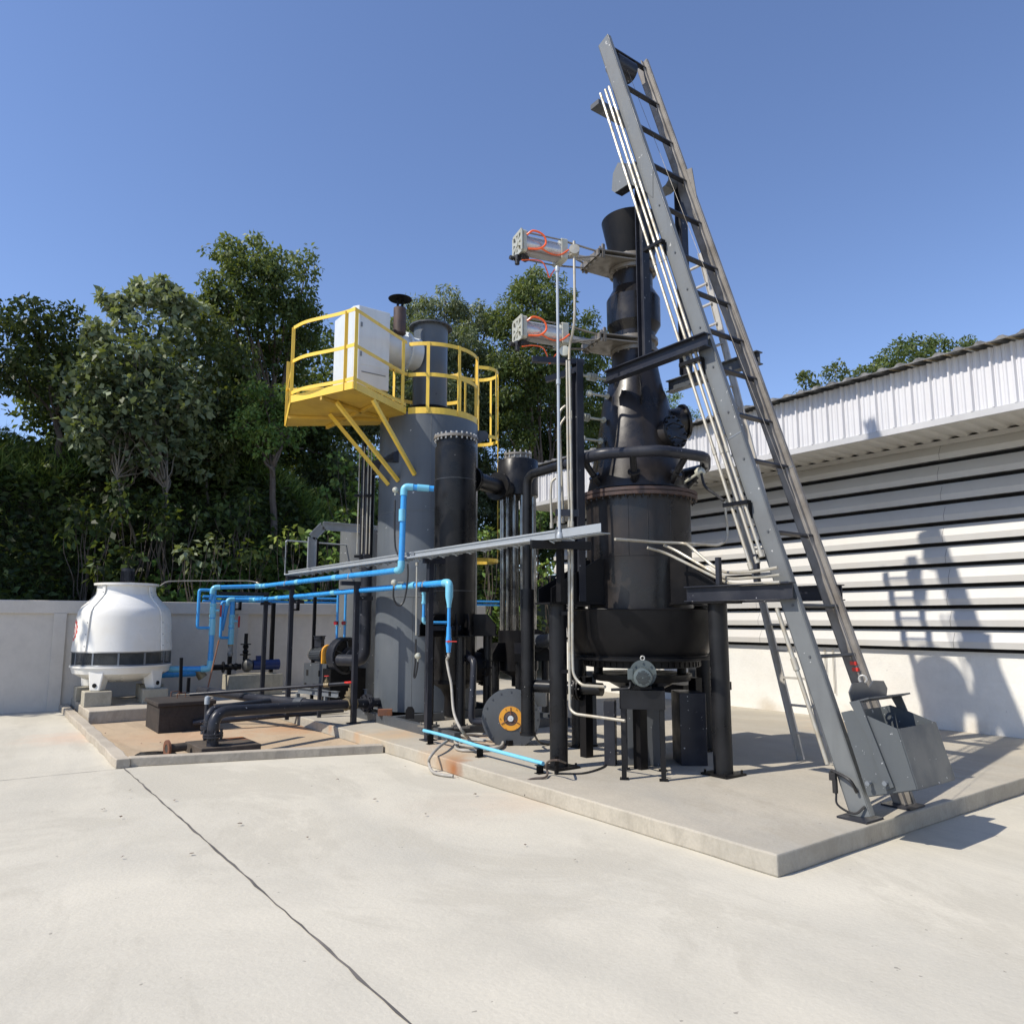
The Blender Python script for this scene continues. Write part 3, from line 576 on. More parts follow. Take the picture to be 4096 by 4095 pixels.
# ================================================================ GASIFIER TOWER (black)
GC = Vector((5.9, 5.7, 0)); GD = 8.2
def zz(v): return A(2555, v, d=GD).z
def rr_(hw, v=2200): return hw/F*GD*(1.0+max(0, 2011-v)/1122*.06)
T = thing('gasifier_tower', 'tall black tapering reactor tower standing on four pipe columns over a turntable', 'reactor tower', (5.9, 5.7, P))
def la(prof, c=GC, **k): return M().lathe(c, [(rr_(h, v), zz(v)) for v, h in prof], 64, **k)
fh = M().lathe(GC, [(rr_(85, 900), zz(1040)), (rr_(118, 900), zz(889)), (rr_(114, 900), zz(890)), (rr_(80, 900), zz(1040))], 64, caps=False); fh.lathe(GC, [(rr_(83, 900), zz(1060)), (rr_(83, 900), zz(1040))], 48)
obj('feed_hopper', fh, 'black2', T, ang=30)
for nm, va, vb, hw in (('neck', 1160, 1095, 78), ('neck', 1375, 1335, 84)):
    obj(nm, M().lathe(GC, [(rr_(hw, va), zz(va)), (rr_(hw, va), zz(vb))], 48), 'retort', T)
obj('lock_chamber', la([(1342, 84), (1308, 105), (1205, 105), (1160, 78)]), 'retort', T, ang=20)
obj('upper_cone', la([(1973, 200), (1799, 160), (1612, 130), (1570, 112), (1520, 100), (1470, 91), (1415, 88)]), 'retort', T, ang=25)
fl = la([(2011, 232), (1999, 233), (1998, 226), (1996, 226), (1995, 232), (1983, 232), (1978, 205)]); obj('main_flange', fl, 'soot', T)
obj('main_flange_bolts', M().bolts(GC+Z*(zz(2011)-.03), (0, 0, 1), rr_(222), 44, .011, .09), 'retort', T)
obj('shell', la([(2438, 204), (2100, 204), (2011, 205)]), 'retort', T)
ws = M()
for v in (2237,): ws.ring(GC+Z*zz(v), (0, 0, 1), rr_(204.2), .004, 64, 5)
for a in (-2.55, -2.2, -1.75): ws.tube([GC+Vector((cos(a)*rr_(204.3), sin(a)*rr_(204.3), zz(2237))), GC+Vector((cos(a)*rr_(204.3), sin(a)*rr_(204.3), zz(2020)))], .004, 5)
obj('weld_seam', ws, 'retort', T)
bw = M().lathe(GC, [(rr_(252), zz(2614)), (rr_(284), zz(2545)), (rr_(292), zz(2440)), (rr_(287), zz(2440)), (rr_(250), zz(2600))], 64, caps=False); bw.ring(GC+Z*zz(2440), (0, 0, 1), rr_(290), .012, 64, 6)
obj('ash_bowl', bw, 'black2', T, ang=25)
obj('bowl_flange', la([(2630, 274), (2621, 274), (2619, 250), (2614, 250)]), 'black2', T)
gr = M(); gr.lathe(GC, [(rr_(222), zz(2660)), (rr_(222), zz(2631))], 64)
for k in range(56):
    a = 2*pi*k/56; gr.box(GC+Vector((cos(a)*rr_(220), sin(a)*rr_(220), zz(2648))), (.03, .028, .05), a)
obj('gear_ring', gr, 'black2', T, smooth=False)
obj('turntable', la([(2716, 184), (2703, 190), (2690, 190)]), 'black2', T)
for a_, b_ in ((5.5, 5.35), (6.35, 5.35), (5.5, 6.15), (6.35, 6.15)): obj('table_leg', M().b2((a_-.05, b_-.05, .141), (a_+.05, b_+.05, .99)), 'black2', T, smooth=False)
obj('ash_drum', M().lathe(GC, [(.2, P), (.2, .86), (.4, .97)], 40), 'gun', T, ang=25)
for q_ in ((-.3, -.35), (.3, -.3), (-.35, .3)): obj('table_roller', M().cyl(GC+Vector((q_[0], q_[1], 1.03)), (.0, .0, .1), .05), 'black2', T)
cols = [(-1.0, .17), (0.02, -1), (1, 0), (0, 1)]; zt = 1.76
for dx, dy in cols:
    c = GC+Vector((dx*1.02, dy*1.02, 0)); cc = Vector((c.x, c.y, 0))
    l = obj('leg', M().cyl(cc+Z*P, (0, 0, zt-P), .091, 32), 'black', T)
    bp = M().b2((c.x-.15, c.y-.15, P+.002), (c.x+.15, c.y+.15, P+.02))
    for a in (-1, 1):
        for b_ in (-1, 1): bp.cyl((c.x+a*.12, c.y+b_*.12, P+.02), (0, 0, .03), .012, 6)
    obj('base_plate', bp, 'black2', l, smooth=False)
    d = Vector((dx, dy, 0)); s = Vector((-dy, dx, 0)); g_ = M()
    for sg in (-1, 1):
        o_ = s*(.13*sg); r0 = .5; pts = [GC+o_+d*r0+Z*(zt+.02), GC+o_+d*1.17+Z*(zt+.02), GC+o_+d*1.17+Z*(zt+.16), GC+o_+d*.6+Z*(zt+.48), GC+o_+d*r0+Z*(zt+.48)]
        g_.prism([p-s*.006 for p in pts], s*.012)
    g_.prism([GC+d*.5+s*.15+Z*zt, GC+d*1.2+s*.15+Z*zt, GC+d*1.2-s*.15+Z*zt, GC+d*.5-s*.15+Z*zt], (0, 0, .018))
    obj('bracket', g_, 'black2', T, smooth=False)
# hatch on the cone (faces right-front) + bracket plate
def oncone(v, az, extra=0):
    hw = np.interp(v, [1470, 1570, 1612, 1799, 1973], [91, 112, 130, 160, 200]); r = rr_(hw, v)+extra
    return GC+Vector((cos(az)*r, sin(az)*r, zz(v)))
az = radians(-84); hc = oncone(1768, az, -.03); ax = Vector((cos(az), sin(az), .17)).normalized()
ht = M().cyl(hc-ax*.1, ax*.2, .155, 32); obj('hatch_neck', ht, 'retort', T)
hp = M().cyl(hc+ax*.1, ax*.03, .185, 40).bolts(hc+ax*.13, ax, .163, 12, .013, .02); S_, U_, W_ = frame(ax)
hd = obj('hatch_cover', hp, 'black', T)
for q_ in (.06, -.1): obj('handle', M().pipe([hc+ax*.13+U_*q_-S_*.1, hc+ax*.18+U_*q_-S_*.1, hc+ax*.18+U_*q_+S_*.1, hc+ax*.13+U_*q_+S_*.1], .008, .02, 8), 'black', hd)
az2 = radians(-28); c2 = oncone(1690, az2); ax2 = Vector((cos(az2), sin(az2), .2)).normalized()
obj('side_door', M().cyl(c2-ax2*.05, ax2*.2, .17, 32).cyl(c2+ax2*.15, ax2*.03, .2, 32), 'retort', T)
lg = oncone(1600, radians(-128), .0); dn = Vector((cos(radians(-128)), sin(radians(-128)), 0))
obj('lifting_lug', M().prism([lg+Z*.16, lg+Z*.16+dn*.02, lg-Z*.08+dn*.12, lg-Z*.18+dn*.02, lg-Z*.18], Vector((-dn.y, dn.x, 0))*.012), 'black', T, smooth=False)
# air ring manifold
mp = []; RZ = 3.3
for k in range(8):
    a = radians(22.5+45*k-6); mp.append(GC+Vector((cos(a)*.8, sin(a)*.8, RZ)))
mn = M(); sg = []
order = [3, 4, 5, 6, 7, 0]
mn.tube(fillet([mp[i] for i in order], .1), .058, 16)
AR = obj('air_manifold', mn, 'gun', T)
for k in (4, 5, 6, 7, 0):
    bs = M()
    a = radians(45*k-6+2); p = GC+Vector((cos(a)*.75, sin(a)*.75, RZ-.02)); q_ = GC+Vector((cos(a)*.52, sin(a)*.52, RZ-.27)); bs.tube([p, q_], .035, 12); bs.cyl(p.lerp(q_, .6), (q_-p).normalized()*.02, .065, 16)
    obj('nozzle', bs, 'black', AR)
# instrument taps on the left of the cone
for i, (u0, u1, v, big) in enumerate([(2295, 2415, 1548, 1), (2335, 2410, 1612, 0), (2300, 2385, 1707, 1), (2305, 2375, 1790, 0)]):
    z = A((u0+u1)/2, v, d=8.2).z; a = radians(172); e = GC+Vector((cos(a), sin(a), 0))*rr_(np.interp(v, [1470, 1612, 1973], [91, 130, 200])); e.z = z
    o_ = e+Vector((cos(a), sin(a), .0))*(.42 if big else .26); s = M().tube([e, o_], .014, 10)
    dv = (o_-e).normalized(); s.cyl(e+dv*.02, dv*.02, .034, 16)
    if big:
        for k in range(4): s.cyl(e.lerp(o_, .55+.07*k), dv*.006, .045, 16)
        s.cyl(o_, dv*.04, .05, 18)
    else: s.lathe(o_+dv*.0, [(.0, -.03), (.03, -.02), (.04, .0), (.03, .03), (0, .035)], 16, dv)
    tag(obj('transmitter', s, 'cast'), ['silver instrument transmitter with cooling fins, highest of the four on the tower cone', 'small silver sensor head on the tower cone, just below the finned one', 'finned silver transmitter on the tower cone, third from the top', 'lowest small silver sensor head on the tower cone above the manifold'][i], 'sensor', 'instruments on the tower cone')
s = M(); hd_ = A(2797, 1890, d=7.9); e_ = A(2730, 1935, d=8.0); s.tube([e_, hd_], .014, 8); s.lathe(hd_, [(0, -.04), (.045, -.03), (.055, .01), (.04, .05), (0, .055)], 18, (hd_-e_)); tag(obj('temperature_sensor', s, 'cast'), 'silver sensor head with black cable sticking up from the right of the tower', 'sensor')
cb = catmull([A(2805, 1895, d=7.85), A(2820, 1945, d=7.8), A(2865, 1980, d=7.7), A(2895, 2003, d=7.6)], 6); s = M().tube(cb, .014, 8); solo('sensor_cable', s, 'rubber', 'black flexible cable hanging from the right hand sensor head', 'cable')
# knife gate valves with pneumatic cylinders
DIR = Vector((-1.42, .34, 0)).normalized(); SD = Vector((-DIR.y, DIR.x, 0))
def actuator(zc, label_v, label_c, glab, hl):
    c = GC+Z*zc
    v = thing('knife_gate_valve', label_v, 'valve', c-Z*.08, 'knife gate valves on the tower')
    bd_ = M().lathe(c-Z*.085, [(.27, 0), (.27, .045), (.235, .046), (.235, .125), (.27, .126), (.27, .17)], 56)
    for a in (0, .105): bd_.bolts(c+Z*(-.1+a*1.6), (0, 0, 1), .25, 12, .012, .03)
    obj('flange', bd_, 'dirtrod', v)
    w_ = M(); 
    for sz in (-.035, .022): w_.prism([c+DIR*.1+SD*.26+Z*sz, c+DIR*.1-SD*.26+Z*sz, c+DIR*.52-SD*.21+Z*sz, c+DIR*.56-SD*.21+Z*sz, c+DIR*.56+SD*.21+Z*sz, c+DIR*.52+SD*.21+Z*sz], (0, 0, .014))
    for t in (-.2, -.1, 0, .1, .2): w_.bolts(c+DIR*.54+SD*t+Z*.035, (0, 0, 1), .001, 1, .013, .03); w_.bolts(c+DIR*.54+SD*t-Z*.06, (0, 0, 1), .001, 1, .013, .03)
    for sg in (-1, 1): w_.bar(c+DIR*.5+SD*(.2*sg)-Z*.06, c+DIR*.5+SD*(.2*sg)+Z*.1, .02, .035)
    w_.bar(c+DIR*.56+SD*-.21, c+DIR*.56+SD*.21, .02, .07); obj('gate_box', w_, 'dirtrod', v, smooth=False)
    yk = M()
    for a, b_ in ((-1, -1), (-1, 1), (1, -1), (1, 1)):
        yk.tube([c+DIR*.56+SD*(.15*a)+Z*(.0+.03*b_), c+DIR*.9+SD*(.095*a)+Z*(.095*b_)], .011, 8)
    obj('yoke_rod', yk, 'dirtrod', v)
    obj('piston_rod', M().tube([c+DIR*.3, c+DIR*.93], .03, 16), 'alcyl', v)
    k = thing('pneumatic_cylinder', label_c, 'air cylinder', c+DIR*.9, 'pneumatic cylinders on the tower')
    a0, a1 = .9, 1.46; up = Z
    def sq(mb, t0, t1, hw=.122): mb.prism([c+DIR*t0+SD*a*hw+Z*b_*hw for a, b_ in ((-.86, -1), (.86, -1), (1, -.86), (1, .86), (.86, 1), (-.86, 1), (-1, .86), (-1, -.86))], DIR*(t1-t0))
    hh = M(); sq(hh, a0, a0+.07); obj('front_head', hh, 'cast', k, smooth=False)
    obj('barrel', M().cyl(c+DIR*(a0+.07), DIR*(a1-a0-.14), .108, 40), 'alcyl', k)
    eh = M(); sq(eh, a1-.07, a1-.03)
    # ribbed end cap: rim, hub and spokes
    for a in range(4):
        q = [(1, 1), (-1, 1), (-1, -1), (1, -1)]; p0, p1 = q[a], q[(a+1) % 4]
        eh.bar(c+DIR*(a1-.012)+SD*p0[0]*.115+Z*p0[1]*.115, c+DIR*(a1-.012)+SD*p1[0]*.115+Z*p1[1]*.115, .036, .014, DIR)
    eh.cyl(c+DIR*(a1-.03), DIR*.032, .035, 20)
    for j_ in range(8):
        a = j_*pi/4+pi/8; eh.bar(c+DIR*(a1-.012)+(SD*cos(a)+Z*sin(a))*.03, c+DIR*(a1-.012)+(SD*cos(a)+Z*sin(a))*.118, .032, .012, DIR)
    obj('end_cap', eh, 'cast', k, smooth=False)
    tr = M()
    for a, b_ in ((-1, -1), (-1, 1), (1, -1), (1, 1)): tr.tube([c+DIR*(a0+.03)+SD*(.1*a)+Z*(.1*b_), c+DIR*(a1-.03)+SD*(.1*a)+Z*(.1*b_)], .009, 8)
    obj('tie_rod', tr, 'dirtrod', k)
    f = -SD  # towards viewer
    if f.y > 0: f = -f
    h_ = M().tube(catmull([c+DIR*1.39+f*.12+Z*.06, c+DIR*1.33+f*.16+Z*.1, c+DIR*1.22+f*.17+Z*.07, c+DIR*1.19+f*.17-Z*.02, c+DIR*1.26+f*.16-Z*.09, c+DIR*1.38+f*.13-Z*.1], 6), .011, 8)
    h_.tube(catmull([c+DIR*1.24+f*.16-Z*.08, c+DIR*1.12+f*.16-Z*.12, c+DIR*1.0+f*.15-Z*.1, c+DIR*.9+f*.14-Z*.02], 6), .009, 8)
    h_.tube(catmull([c+DIR*1.42+f*.05-Z*.2, c+DIR*1.3+f*.05-Z*.17, c+DIR*1.2-Z*.2+f*.1, c+DIR*1.14-Z*.3+f*.1, c+DIR*1.12-Z*.36+f*.1, c+DIR*1.06-Z*.27+f*.1, c+DIR*1.0-Z*.2+f*.08], 6), .007, 8)
    tag(obj('air_hose', h_, 'orh'), hl, 'hose', 'orange air hoses')
    sv = M().box(c+DIR*1.38-Z*.15+f*.02, (.1, .06, .05), .2).box(c+DIR*1.46-Z*.17+f*.02, (.05, .05, .06), .2).cyl(c+DIR*1.46-Z*.24+f*.02, (0, 0, .06), .026, 14).cyl(c+DIR*1.5-Z*.17, (-.04, .0, 0), .024, 12); obj('solenoid', sv, 'rubber', k)
actuator(5.632, 'upper gate valve clamped under the open hopper of the black tower', 'upper silver pneumatic cylinder with ribbed square end cap', '', 'bright orange air hose looped beside the upper silver cylinder')
actuator(4.667, 'lower gate valve at the foot of the black lock chamber', 'lower silver pneumatic cylinder, directly in front of the tree', '', 'bright orange air hose looped beside the lower silver cylinder')
# ================================================================ SKIP HOIST
XL, XR = 5.46, 6.1
def ry(z): return 3.07+(z-.14)*.3175
dz = Vector((0, .3175, 1)).normalized(); nr = Vector((0, -1, .3175)).normalized()
HZ = thing('skip_hoist_track', 'inclined grey steel hoist track of two rails joined by rungs', 'skip hoist', (5.78, 3.07, P))
top = 8.3
for X, k, mt in ((XL, 'C2', 'grey'), (XR, 'C', 'rail2')):
    r = M(); a = Vector((X, ry(.15), .15)); b_ = Vector((X, ry(top), top))
    # channel: web faces sideways
    r.bar(a, b_, .012, .16, nr)
    s_ = .03
    fw = .055 if X == XL else .036
    for q_ in (.078, -.078): r.bar(a+nr*q_+Vector((fw/2-.006, 0, 0)), b_+nr*q_+Vector((fw/2-.006, 0, 0)), fw, .01, nr)
    if X == XR: r.bar(a+nr*.03+Vector((-.03, 0, 0)), b_+nr*.03+Vector((-.03, 0, 0)), .035, .012, nr)
    rl = obj('rail', r, mt, HZ, smooth=False, bevel=.002)
    obj('foot_plate', M().b2((X-.12, 2.97, P+.002), (X+.12, 3.2, P+.016)), 'gun', rl, smooth=False)
for i, z in enumerate([1.31, 1.72, 2.35, 3.02, 3.48, 3.95, 4.38, 4.82, 5.26, 5.86, 6.45, 7.0, 7.6, 8.2]):
    obj('rung', M().bar((XL+.006, ry(z)-.02, z), (XR-.006, ry(z)-.02, z), .02, .05, nr), 'gun' if z > 2.2 else 'midgrey', HZ, smooth=False)
for X, za, zb in ((XL, 4.22, 0), (XR, 4.22, 0)):
    y1 = 5.62 if X == XL else 5.45
    obj('support_beam', M().ibeam((X+.08*(1 if X == XR else -1), ry(4.25)-.12, 4.2), (X+.08*(1 if X == XR else -1), y1, 4.2), .1, .13, .01), 'gun' if X == XL else 'midgrey', HZ, smooth=False)
    yy = 5.18; obj('upright', M().ibeam((X+.06, yy, 4.27), (X+.06, yy, 6.55), .1, .1, .01, (0, 1, 0)), 'gun', HZ, smooth=False)
    obj('lower_beam', M().ibeam((X+.05*(1 if X == XR else -1), ry(1.8)-.08, 1.84), (X+.05*(1 if X == XR else -1), 4.62, 1.84), .09, .14, .01), 'gun', HZ, smooth=False)
for i, (X, z) in enumerate(((XL, 3.25), (XR, 3.0))):
    wj = M().bar(Vector((X-.0065, ry(z), z))-nr*.083, Vector((X-.0065, ry(z), z))+nr*.083, .004, .012); obj('weld_joint', wj, 'galvd', HZ, smooth=False)
for z in (1.31, 1.72, 2.35, 3.02, 3.48, 3.95, 4.38, 4.82, 5.26, 5.86): obj('rivet', M().cyl((XL-.007, ry(z)-.02, z), (-.006, 0, 0), .011, 6), 'midgrey', HZ)
# dump guides at the top
def guide(X, pts, name):
    P_ = [A(2300+a/3.22, 690+b_/3.22, x=X) for a, b_ in pts]; obj(name, M().prism(P_, (.012 if X > 5.8 else -.012, 0, 0)), 'grey' if X < 5.8 else 'rail2', HZ, smooth=False)
guide(XL, [(1010, -40), (960, -90), (560, -120), (497, 20), (480, 235), (520, 265), (700, 150), (870, 215), (1010, 330)], 'dump_guide')
gb = M(); ga = [A(2300+a/3.22, 690+b_/3.22, x=XL) for a, b_ in [(520, 265), (700, 150), (870, 215), (960, 290)]]
for a, b_ in zip(ga, ga[1:]): gb.bar(a+Vector((.05, 0, 0)), b_+Vector((.05, 0, 0)), .1, .01, (a-b_).cross(Vector((1, 0, 0))))
obj('curved_track', gb, 'gun', HZ, smooth=False)
arc = [(1550, 420), (1500, 420), (1360, 370), (1330, 375), (1320, 370)]
guide(XR, [(1500, -60), (1275, 20), (1320, 60), (1330, 120), (1320, 190), (1330, 240), (1345, 300), (1370, 380), (1440, 400), (1545, 440), (1560, 300)], 'dump_guide')
ag = M(); pa = [A(2300+a/3.22, 690+b_/3.22, x=XR) for a, b_ in [(1275, 20), (1315, 55), (1332, 105), (1325, 165), (1290, 225), (1230, 275), (1160, 305)]]
for a, b_ in zip(pa, pa[1:]): ag.bar(a-Vector((.08, 0, 0)), b_-Vector((.08, 0, 0)), .16, .01, (a-b_).cross(Vector((1, 0, 0))))
obj('curved_track', ag, 'grey', HZ, smooth=False)
sh = M().cyl((5.62, ry(8.1)+.08, 8.1), (.3, 0, 0), .12, 28); obj('head_sheave', sh, 'gun', HZ)
obj('tie_plate', M().b2((5.5, ry(8.1)+.2, 7.6), (6.06, ry(8.1)+.34, 7.66)), 'midgrey', HZ, smooth=False)
# skip bucket
SK = thing('skip_bucket', 'steel grey loading skip resting at the bottom of the hoist track', 'skip', (5.9, 2.95, .2))
def skp(X, u, v): return A(u, v, x=X)
k_ = 2.415
def s4(x, y, X): return A(3000+x/k_, 2550+y/k_, x=X)
XA = 5.36; XBk = 5.93
side = [(880, 720), (975, 700), (1120, 750), (1420, 880), (1610, 1465), (1140, 1530)]
Pn = [s4(a, b_, XA) for a, b_ in side]
obj('side_plate', M().prism(Pn, (.008, 0, 0)), 'skip', SK, smooth=False)
sh_ = Vector((XBk-XA, 0, 0))
Pf = [p+sh_ for p in Pn]; obj('side_plate', M().prism(Pf, (.008, 0, 0)), 'skip', SK, smooth=False)
fr = M()
for i, j2 in ((3, 4), (4, 5), (5, 0)): 
    e = Vector((.008, 0, 0)); n_ = (Pn[j2]-Pn[i]).cross(e).normalized()*.007
    fr.prism([Pn[i]+e, Pf[i], Pf[j2], Pn[j2]+e], n_)
obj('shell_plate', fr, 'skip', SK, smooth=False)
st_ = [s4(a, b_, XA-.012) for a, b_ in [(965, 620), (1060, 600), (1395, 1440), (1310, 1470), (1140, 950)]]
obj('side_strap', M().prism(st_, (-.012, 0, 0)), 'skip', SK, smooth=False)
st2 = [p+sh_+Vector((.03, 0, 0)) for p in st_]; obj('side_strap', M().prism(st2, (.012, 0, 0)), 'skip', SK, smooth=False)
tb = M(); t0 = s4(1060, 605, XA-.02); t1 = t0+sh_+Vector((.05, 0, 0)); tb.bar(t0, t1, .14, .012, dz); hp_ = [s4(a, b_, XA+.0) for a, b_ in [(992, 550), (1010, 500), (1170, 485), (1230, 480), (1240, 560), (1010, 600)]]
bk_ = Vector((0, .09, .0)); tb.prism([t0.lerp(t1, a_)+bk_+Z*h_ for a_, h_ in ((.08, -.02), (.04, .05), (.12, .11), (.38, .12), (.5, .07), (.62, .12), (.86, .11), (.94, .05), (.9, -.02))], (0, .01, 0))
obj('bail', tb, 'midgrey', SK, smooth=False)
wh = M()
for (a, b_) in ((1165, 1400), (1330, 1400)):
    p = s4(a, b_, XA-.012); wh.cyl(p, (-.04, 0, 0), .012, 10).cyl(p+Vector((-.04, 0, -.0)), (-.01, 0, 0), .018, 6)
obj('axle_bolt', wh, 'galvd', SK)
wl = M(); 
for z in (.5, 1.05):
    for X in (XL+.05, XR-.05): wl.cyl((X-.03, ry(z)-.02, z), (.05, 0, 0), .045, 18)
obj('wheel', wl, 'black2', SK)
hk = M(); h0 = s4(1088, 400, XA+.3); hk.ring(h0, (1, .3, 0), .028, .008, 16, 6); hk.tube(catmull([h0-Z*.03, h0-Z*.07+Vector((-.02, 0, 0)), h0-Z*.13+Vector((-.03, 0, 0)), h0-Z*.17, h0-Z*.13+Vector((.04, -.0, 0)), h0-Z*.1+Vector((.045, 0, 0))], 4), .011, 8)
tag(obj('lifting_hook', hk, 'bolt'), 'bright steel hook holding the bail of the skip', 'hook')
wr = M(); wr.tube([h0+Z*.03, Vector((5.78, ry(8.1)+.02, 8.1))], .0022, 6)
tag(obj('wire_rope', wr, 'dirtrod'), 'thin steel wire rope running up the middle of the hoist track', 'rope')
# red tape marks on right rail
tp = M(); 
for z in (1.24, 1.19): pp = Vector((XR-.0205, ry(z), z)); tp.box(pp-Vector((.02, .02, 0)), (.03, .05, .03))
tag(obj('tape_mark', tp, 'red', smooth=False), 'red paint mark on the worn right rail above the skip', 'mark')
# aluminium ladder
LD = thing('aluminium_ladder', 'long aluminium ladder leaning behind the hoist track', 'ladder', (7.18, 4.5, P))
def ly(z, o): return o+(z-.14)*.2307
for o_ in (4.67, 4.33):
    l = M(); zt_ = 6.23 if o_ > 4.5 else 6.25; l.ibeam((7.18, ly(.14, o_), .145), (7.18, ly(zt_, o_), zt_), .025, .085, .005, (0, 1, -.23), kind='C2'); obj('stile', l, 'alu', LD, smooth=False)
z = .42
while z < 6.1:
    obj('rung', M().bar((7.18, ly(z, 4.35), z), (7.18, ly(z, 4.65), z), .035, .022), 'alu', LD, smooth=False); z += .283
# conduits up the left rail with clamp brackets
CH = ['outermost pale conduit of the bundle climbing the left hoist rail', 'second pale conduit from the left on the left hoist rail', 'pale conduit nearest the left hoist rail']
for i, off in enumerate((.23, .15, .09)):
    pts = []
    for z in (2.06+.05*i, 7.6):
        pts.append(Vector((XL-.05, ry(z)+off*1.0, z)))
    mm = M().tube(pts, .015, 8); mm.cyl(pts[0]-dz*.03, dz*.06, .024, 12)
    for z in (3.1, 5.2): q_ = Vector((XL-.05, ry(z)+off, z)); mm.cyl(q_, dz*.07, .019, 10)
    tag(obj('conduit', mm, 'cond'), CH[i], 'conduit', 'conduits along the hoist rail')
for i, z in enumerate((2.62, 4.05, 5.42)):
    s = M(); s.bar((XL-.05, ry(z)+.04, z), (XL-.05, ry(z)+.3, z), .06, .035); s.bar((XL-.02, ry(z)+.05, z+.0), (XL-.02, ry(z)+.05, z-.14), .01, .06); obj('conduit_bracket', s, 'black2', HZ, smooth=False)
cw = M().pipe([(XL-.03, ry(1.7)+.12, 1.7), (XL-.03, ry(.5)+.12, .5)], .017, .05, 10); cw.cyl((XL-.03, ry(1.2)+.12, 1.2), dz*.1, .025, 10)
tag(obj('lower_conduit', cw, 'cond'), 'pale conduit running down the lower left hoist rail to a limit switch', 'conduit')
ls = M().box((XL-.04, ry(.42)+.1, .42), (.03, .05, .06)).cyl((XL-.04, ry(.38)+.1, .3), (0, 0, .1), .02, 10); ls.tube(catmull([(XL-.04, ry(.3)+.12, .3), (XL-.06, 3.22, .22), (XL-.05, 3.1, .18), (XL-.02, 3.03, .24)], 5), .009, 6); ls.tube(catmull([(XL-.02, ry(.5)+.1, .46), (XL-.06, ry(.42)-.04, .42), (XL-.03, ry(.36)-.06, .33)], 5), .012, 6)
tag(obj('limit_switch', ls, 'rubber'), 'black limit switch with looped cables near the foot of the left rail', 'switch')
# conduits sweeping from the tray to the hoist
for i, (pts, lab) in enumerate([
    ([(2460, 2156, 4.95), (2640, 2170, 5.0), (2740, 2172, 4.9), (2760, 2185, 4.7), (2880, 2290, 4.4), (2990, 2290, 3.9), (3110, 2270, 3.6)], 'upper pale conduit sweeping across the tower shell to the hoist'),
    ([(2655, 2180, 5.0), (2700, 2200, 4.9), (2880, 2305, 4.4), (2930, 2318, 4.1), (3120, 2298, 3.6)], 'middle pale conduit sweeping from the tower shell to the hoist'),
    ([(2590, 2190, 5.0), (2660, 2210, 4.95), (2880, 2318, 4.4), (2930, 2340, 4.1), (3120, 2328, 3.6)], 'lower pale conduit sweeping from the tower shell to the hoist')]):
    wp_ = [A(u, v, y=y) for u, v, y in pts]; solo('swept_conduit', M().tube(fillet(wp_, .2), .014, 8), 'cond', lab, 'conduit', 'conduits across the tower shell')
wp_ = [A(u, v, y=y) for u, v, y in [(2740, 2173, 4.85), (2870, 2182, 4.85), (2905, 2165, 4.85), (2910, 2120, 4.85), (2897, 2005, 4.85)]]; solo('riser_conduit', M().tube(fillet(wp_, .1), .013, 8), 'cond', 'pale conduit bending up to the black sensor cable on the right of the tower', 'conduit')
hb = M(); hb.ibeam((5.62, 4.62, 1.93), (5.62, 3.7, 1.93), .02, .2, .005); 
for y in (4.25, 3.85): tag(obj('conduit_post', M().bar((XL-.05, y, 1.92), (XL-.05, y, 2.16), .04, .04), 'gun', smooth=False), 'short dark post on the lower hoist beam, %s' % ('nearer the tower' if y > 4 else 'nearer the rail'), 'post', 'conduit posts on the lower hoist beam')
# gear motor on its stand, facing the camera diagonal
q1 = A(2497, 3116, z=P); q2 = A(2655, 3122, z=P); dv = (q2-q1).normalized(); bk = Vector((-dv.y, dv.x, 0)); 
if bk.y < 0: bk = -bk
wst = (q2-q1).length
MS = thing('motor_stand', 'black steel stand carrying the gear motor under the tower bowl', 'stand', (q1+q2)/2+bk*.2)
zs = A(2565, 2765, d=q1.length).z
for a, b_ in ((0, 0), (1, 0), (0, .45), (1, .45)):
    p = q1+dv*(wst*a)+bk*b_; lg_ = obj('leg', M().bar((p.x, p.y, P+.01), (p.x, p.y, zs-.06), .045, .045, dv), 'black', MS, smooth=False); obj('foot', M().bar((p.x, p.y, P+.001), (p.x, p.y, P+.012), .08, .08, dv), 'black2', lg_, smooth=False)
tb = M(); c0 = q1-dv*.03-bk*.03; e1 = dv*(wst+.06); e2 = bk*.5
tb.prism([c0+Z*(zs-P-.16), c0+e1+Z*(zs-P-.16), c0+e1+Z*(zs-P), c0+Z*(zs-P)], bk*.012); tb.prism([c0+Z*(zs-P), c0+e1+Z*(zs-P), c0+e1+e2+Z*(zs-P), c0+e2+Z*(zs-P)], (0, 0, .012))
tb.prism([c0+Z*(zs-P-.16), c0+Z*(zs-P), c0+e2+Z*(zs-P), c0+e2+Z*(zs-P-.16)], dv*.01); obj('table_top', tb, 'black', MS, smooth=False)
mc = (q1+q2)/2+dv*.01+bk*.02; mc = Vector((mc.x, mc.y, A(2565, 2707, d=q1.length).z)); tc = Vector((mc.x, mc.y, 0)).normalized(); fx = -bk
MO = thing('gear_motor', 'grey electric gear motor with round fan grille on the black stand', 'motor', (mc.x, mc.y, zs+.01))
obj('fan_cowl', M().lathe(mc, [(.0, .12), (.06, .12), (.083, .112), (.088, .09), (.088, .0)], 40, fx), 'teal', MO)
hl_ = M()
for a in range(-5, 6):
    for b_ in range(-5, 6):
        if hypot(a, b_) < 5.2 and hypot(a, b_) > .8:
            p = mc+fx*.1195+(dv*a+Z*b_)*.0118+dv*(.0059 if b_ % 2 else 0); hl_.box(p, (.0085, .003, .0085), atan2(dv.y, dv.x))
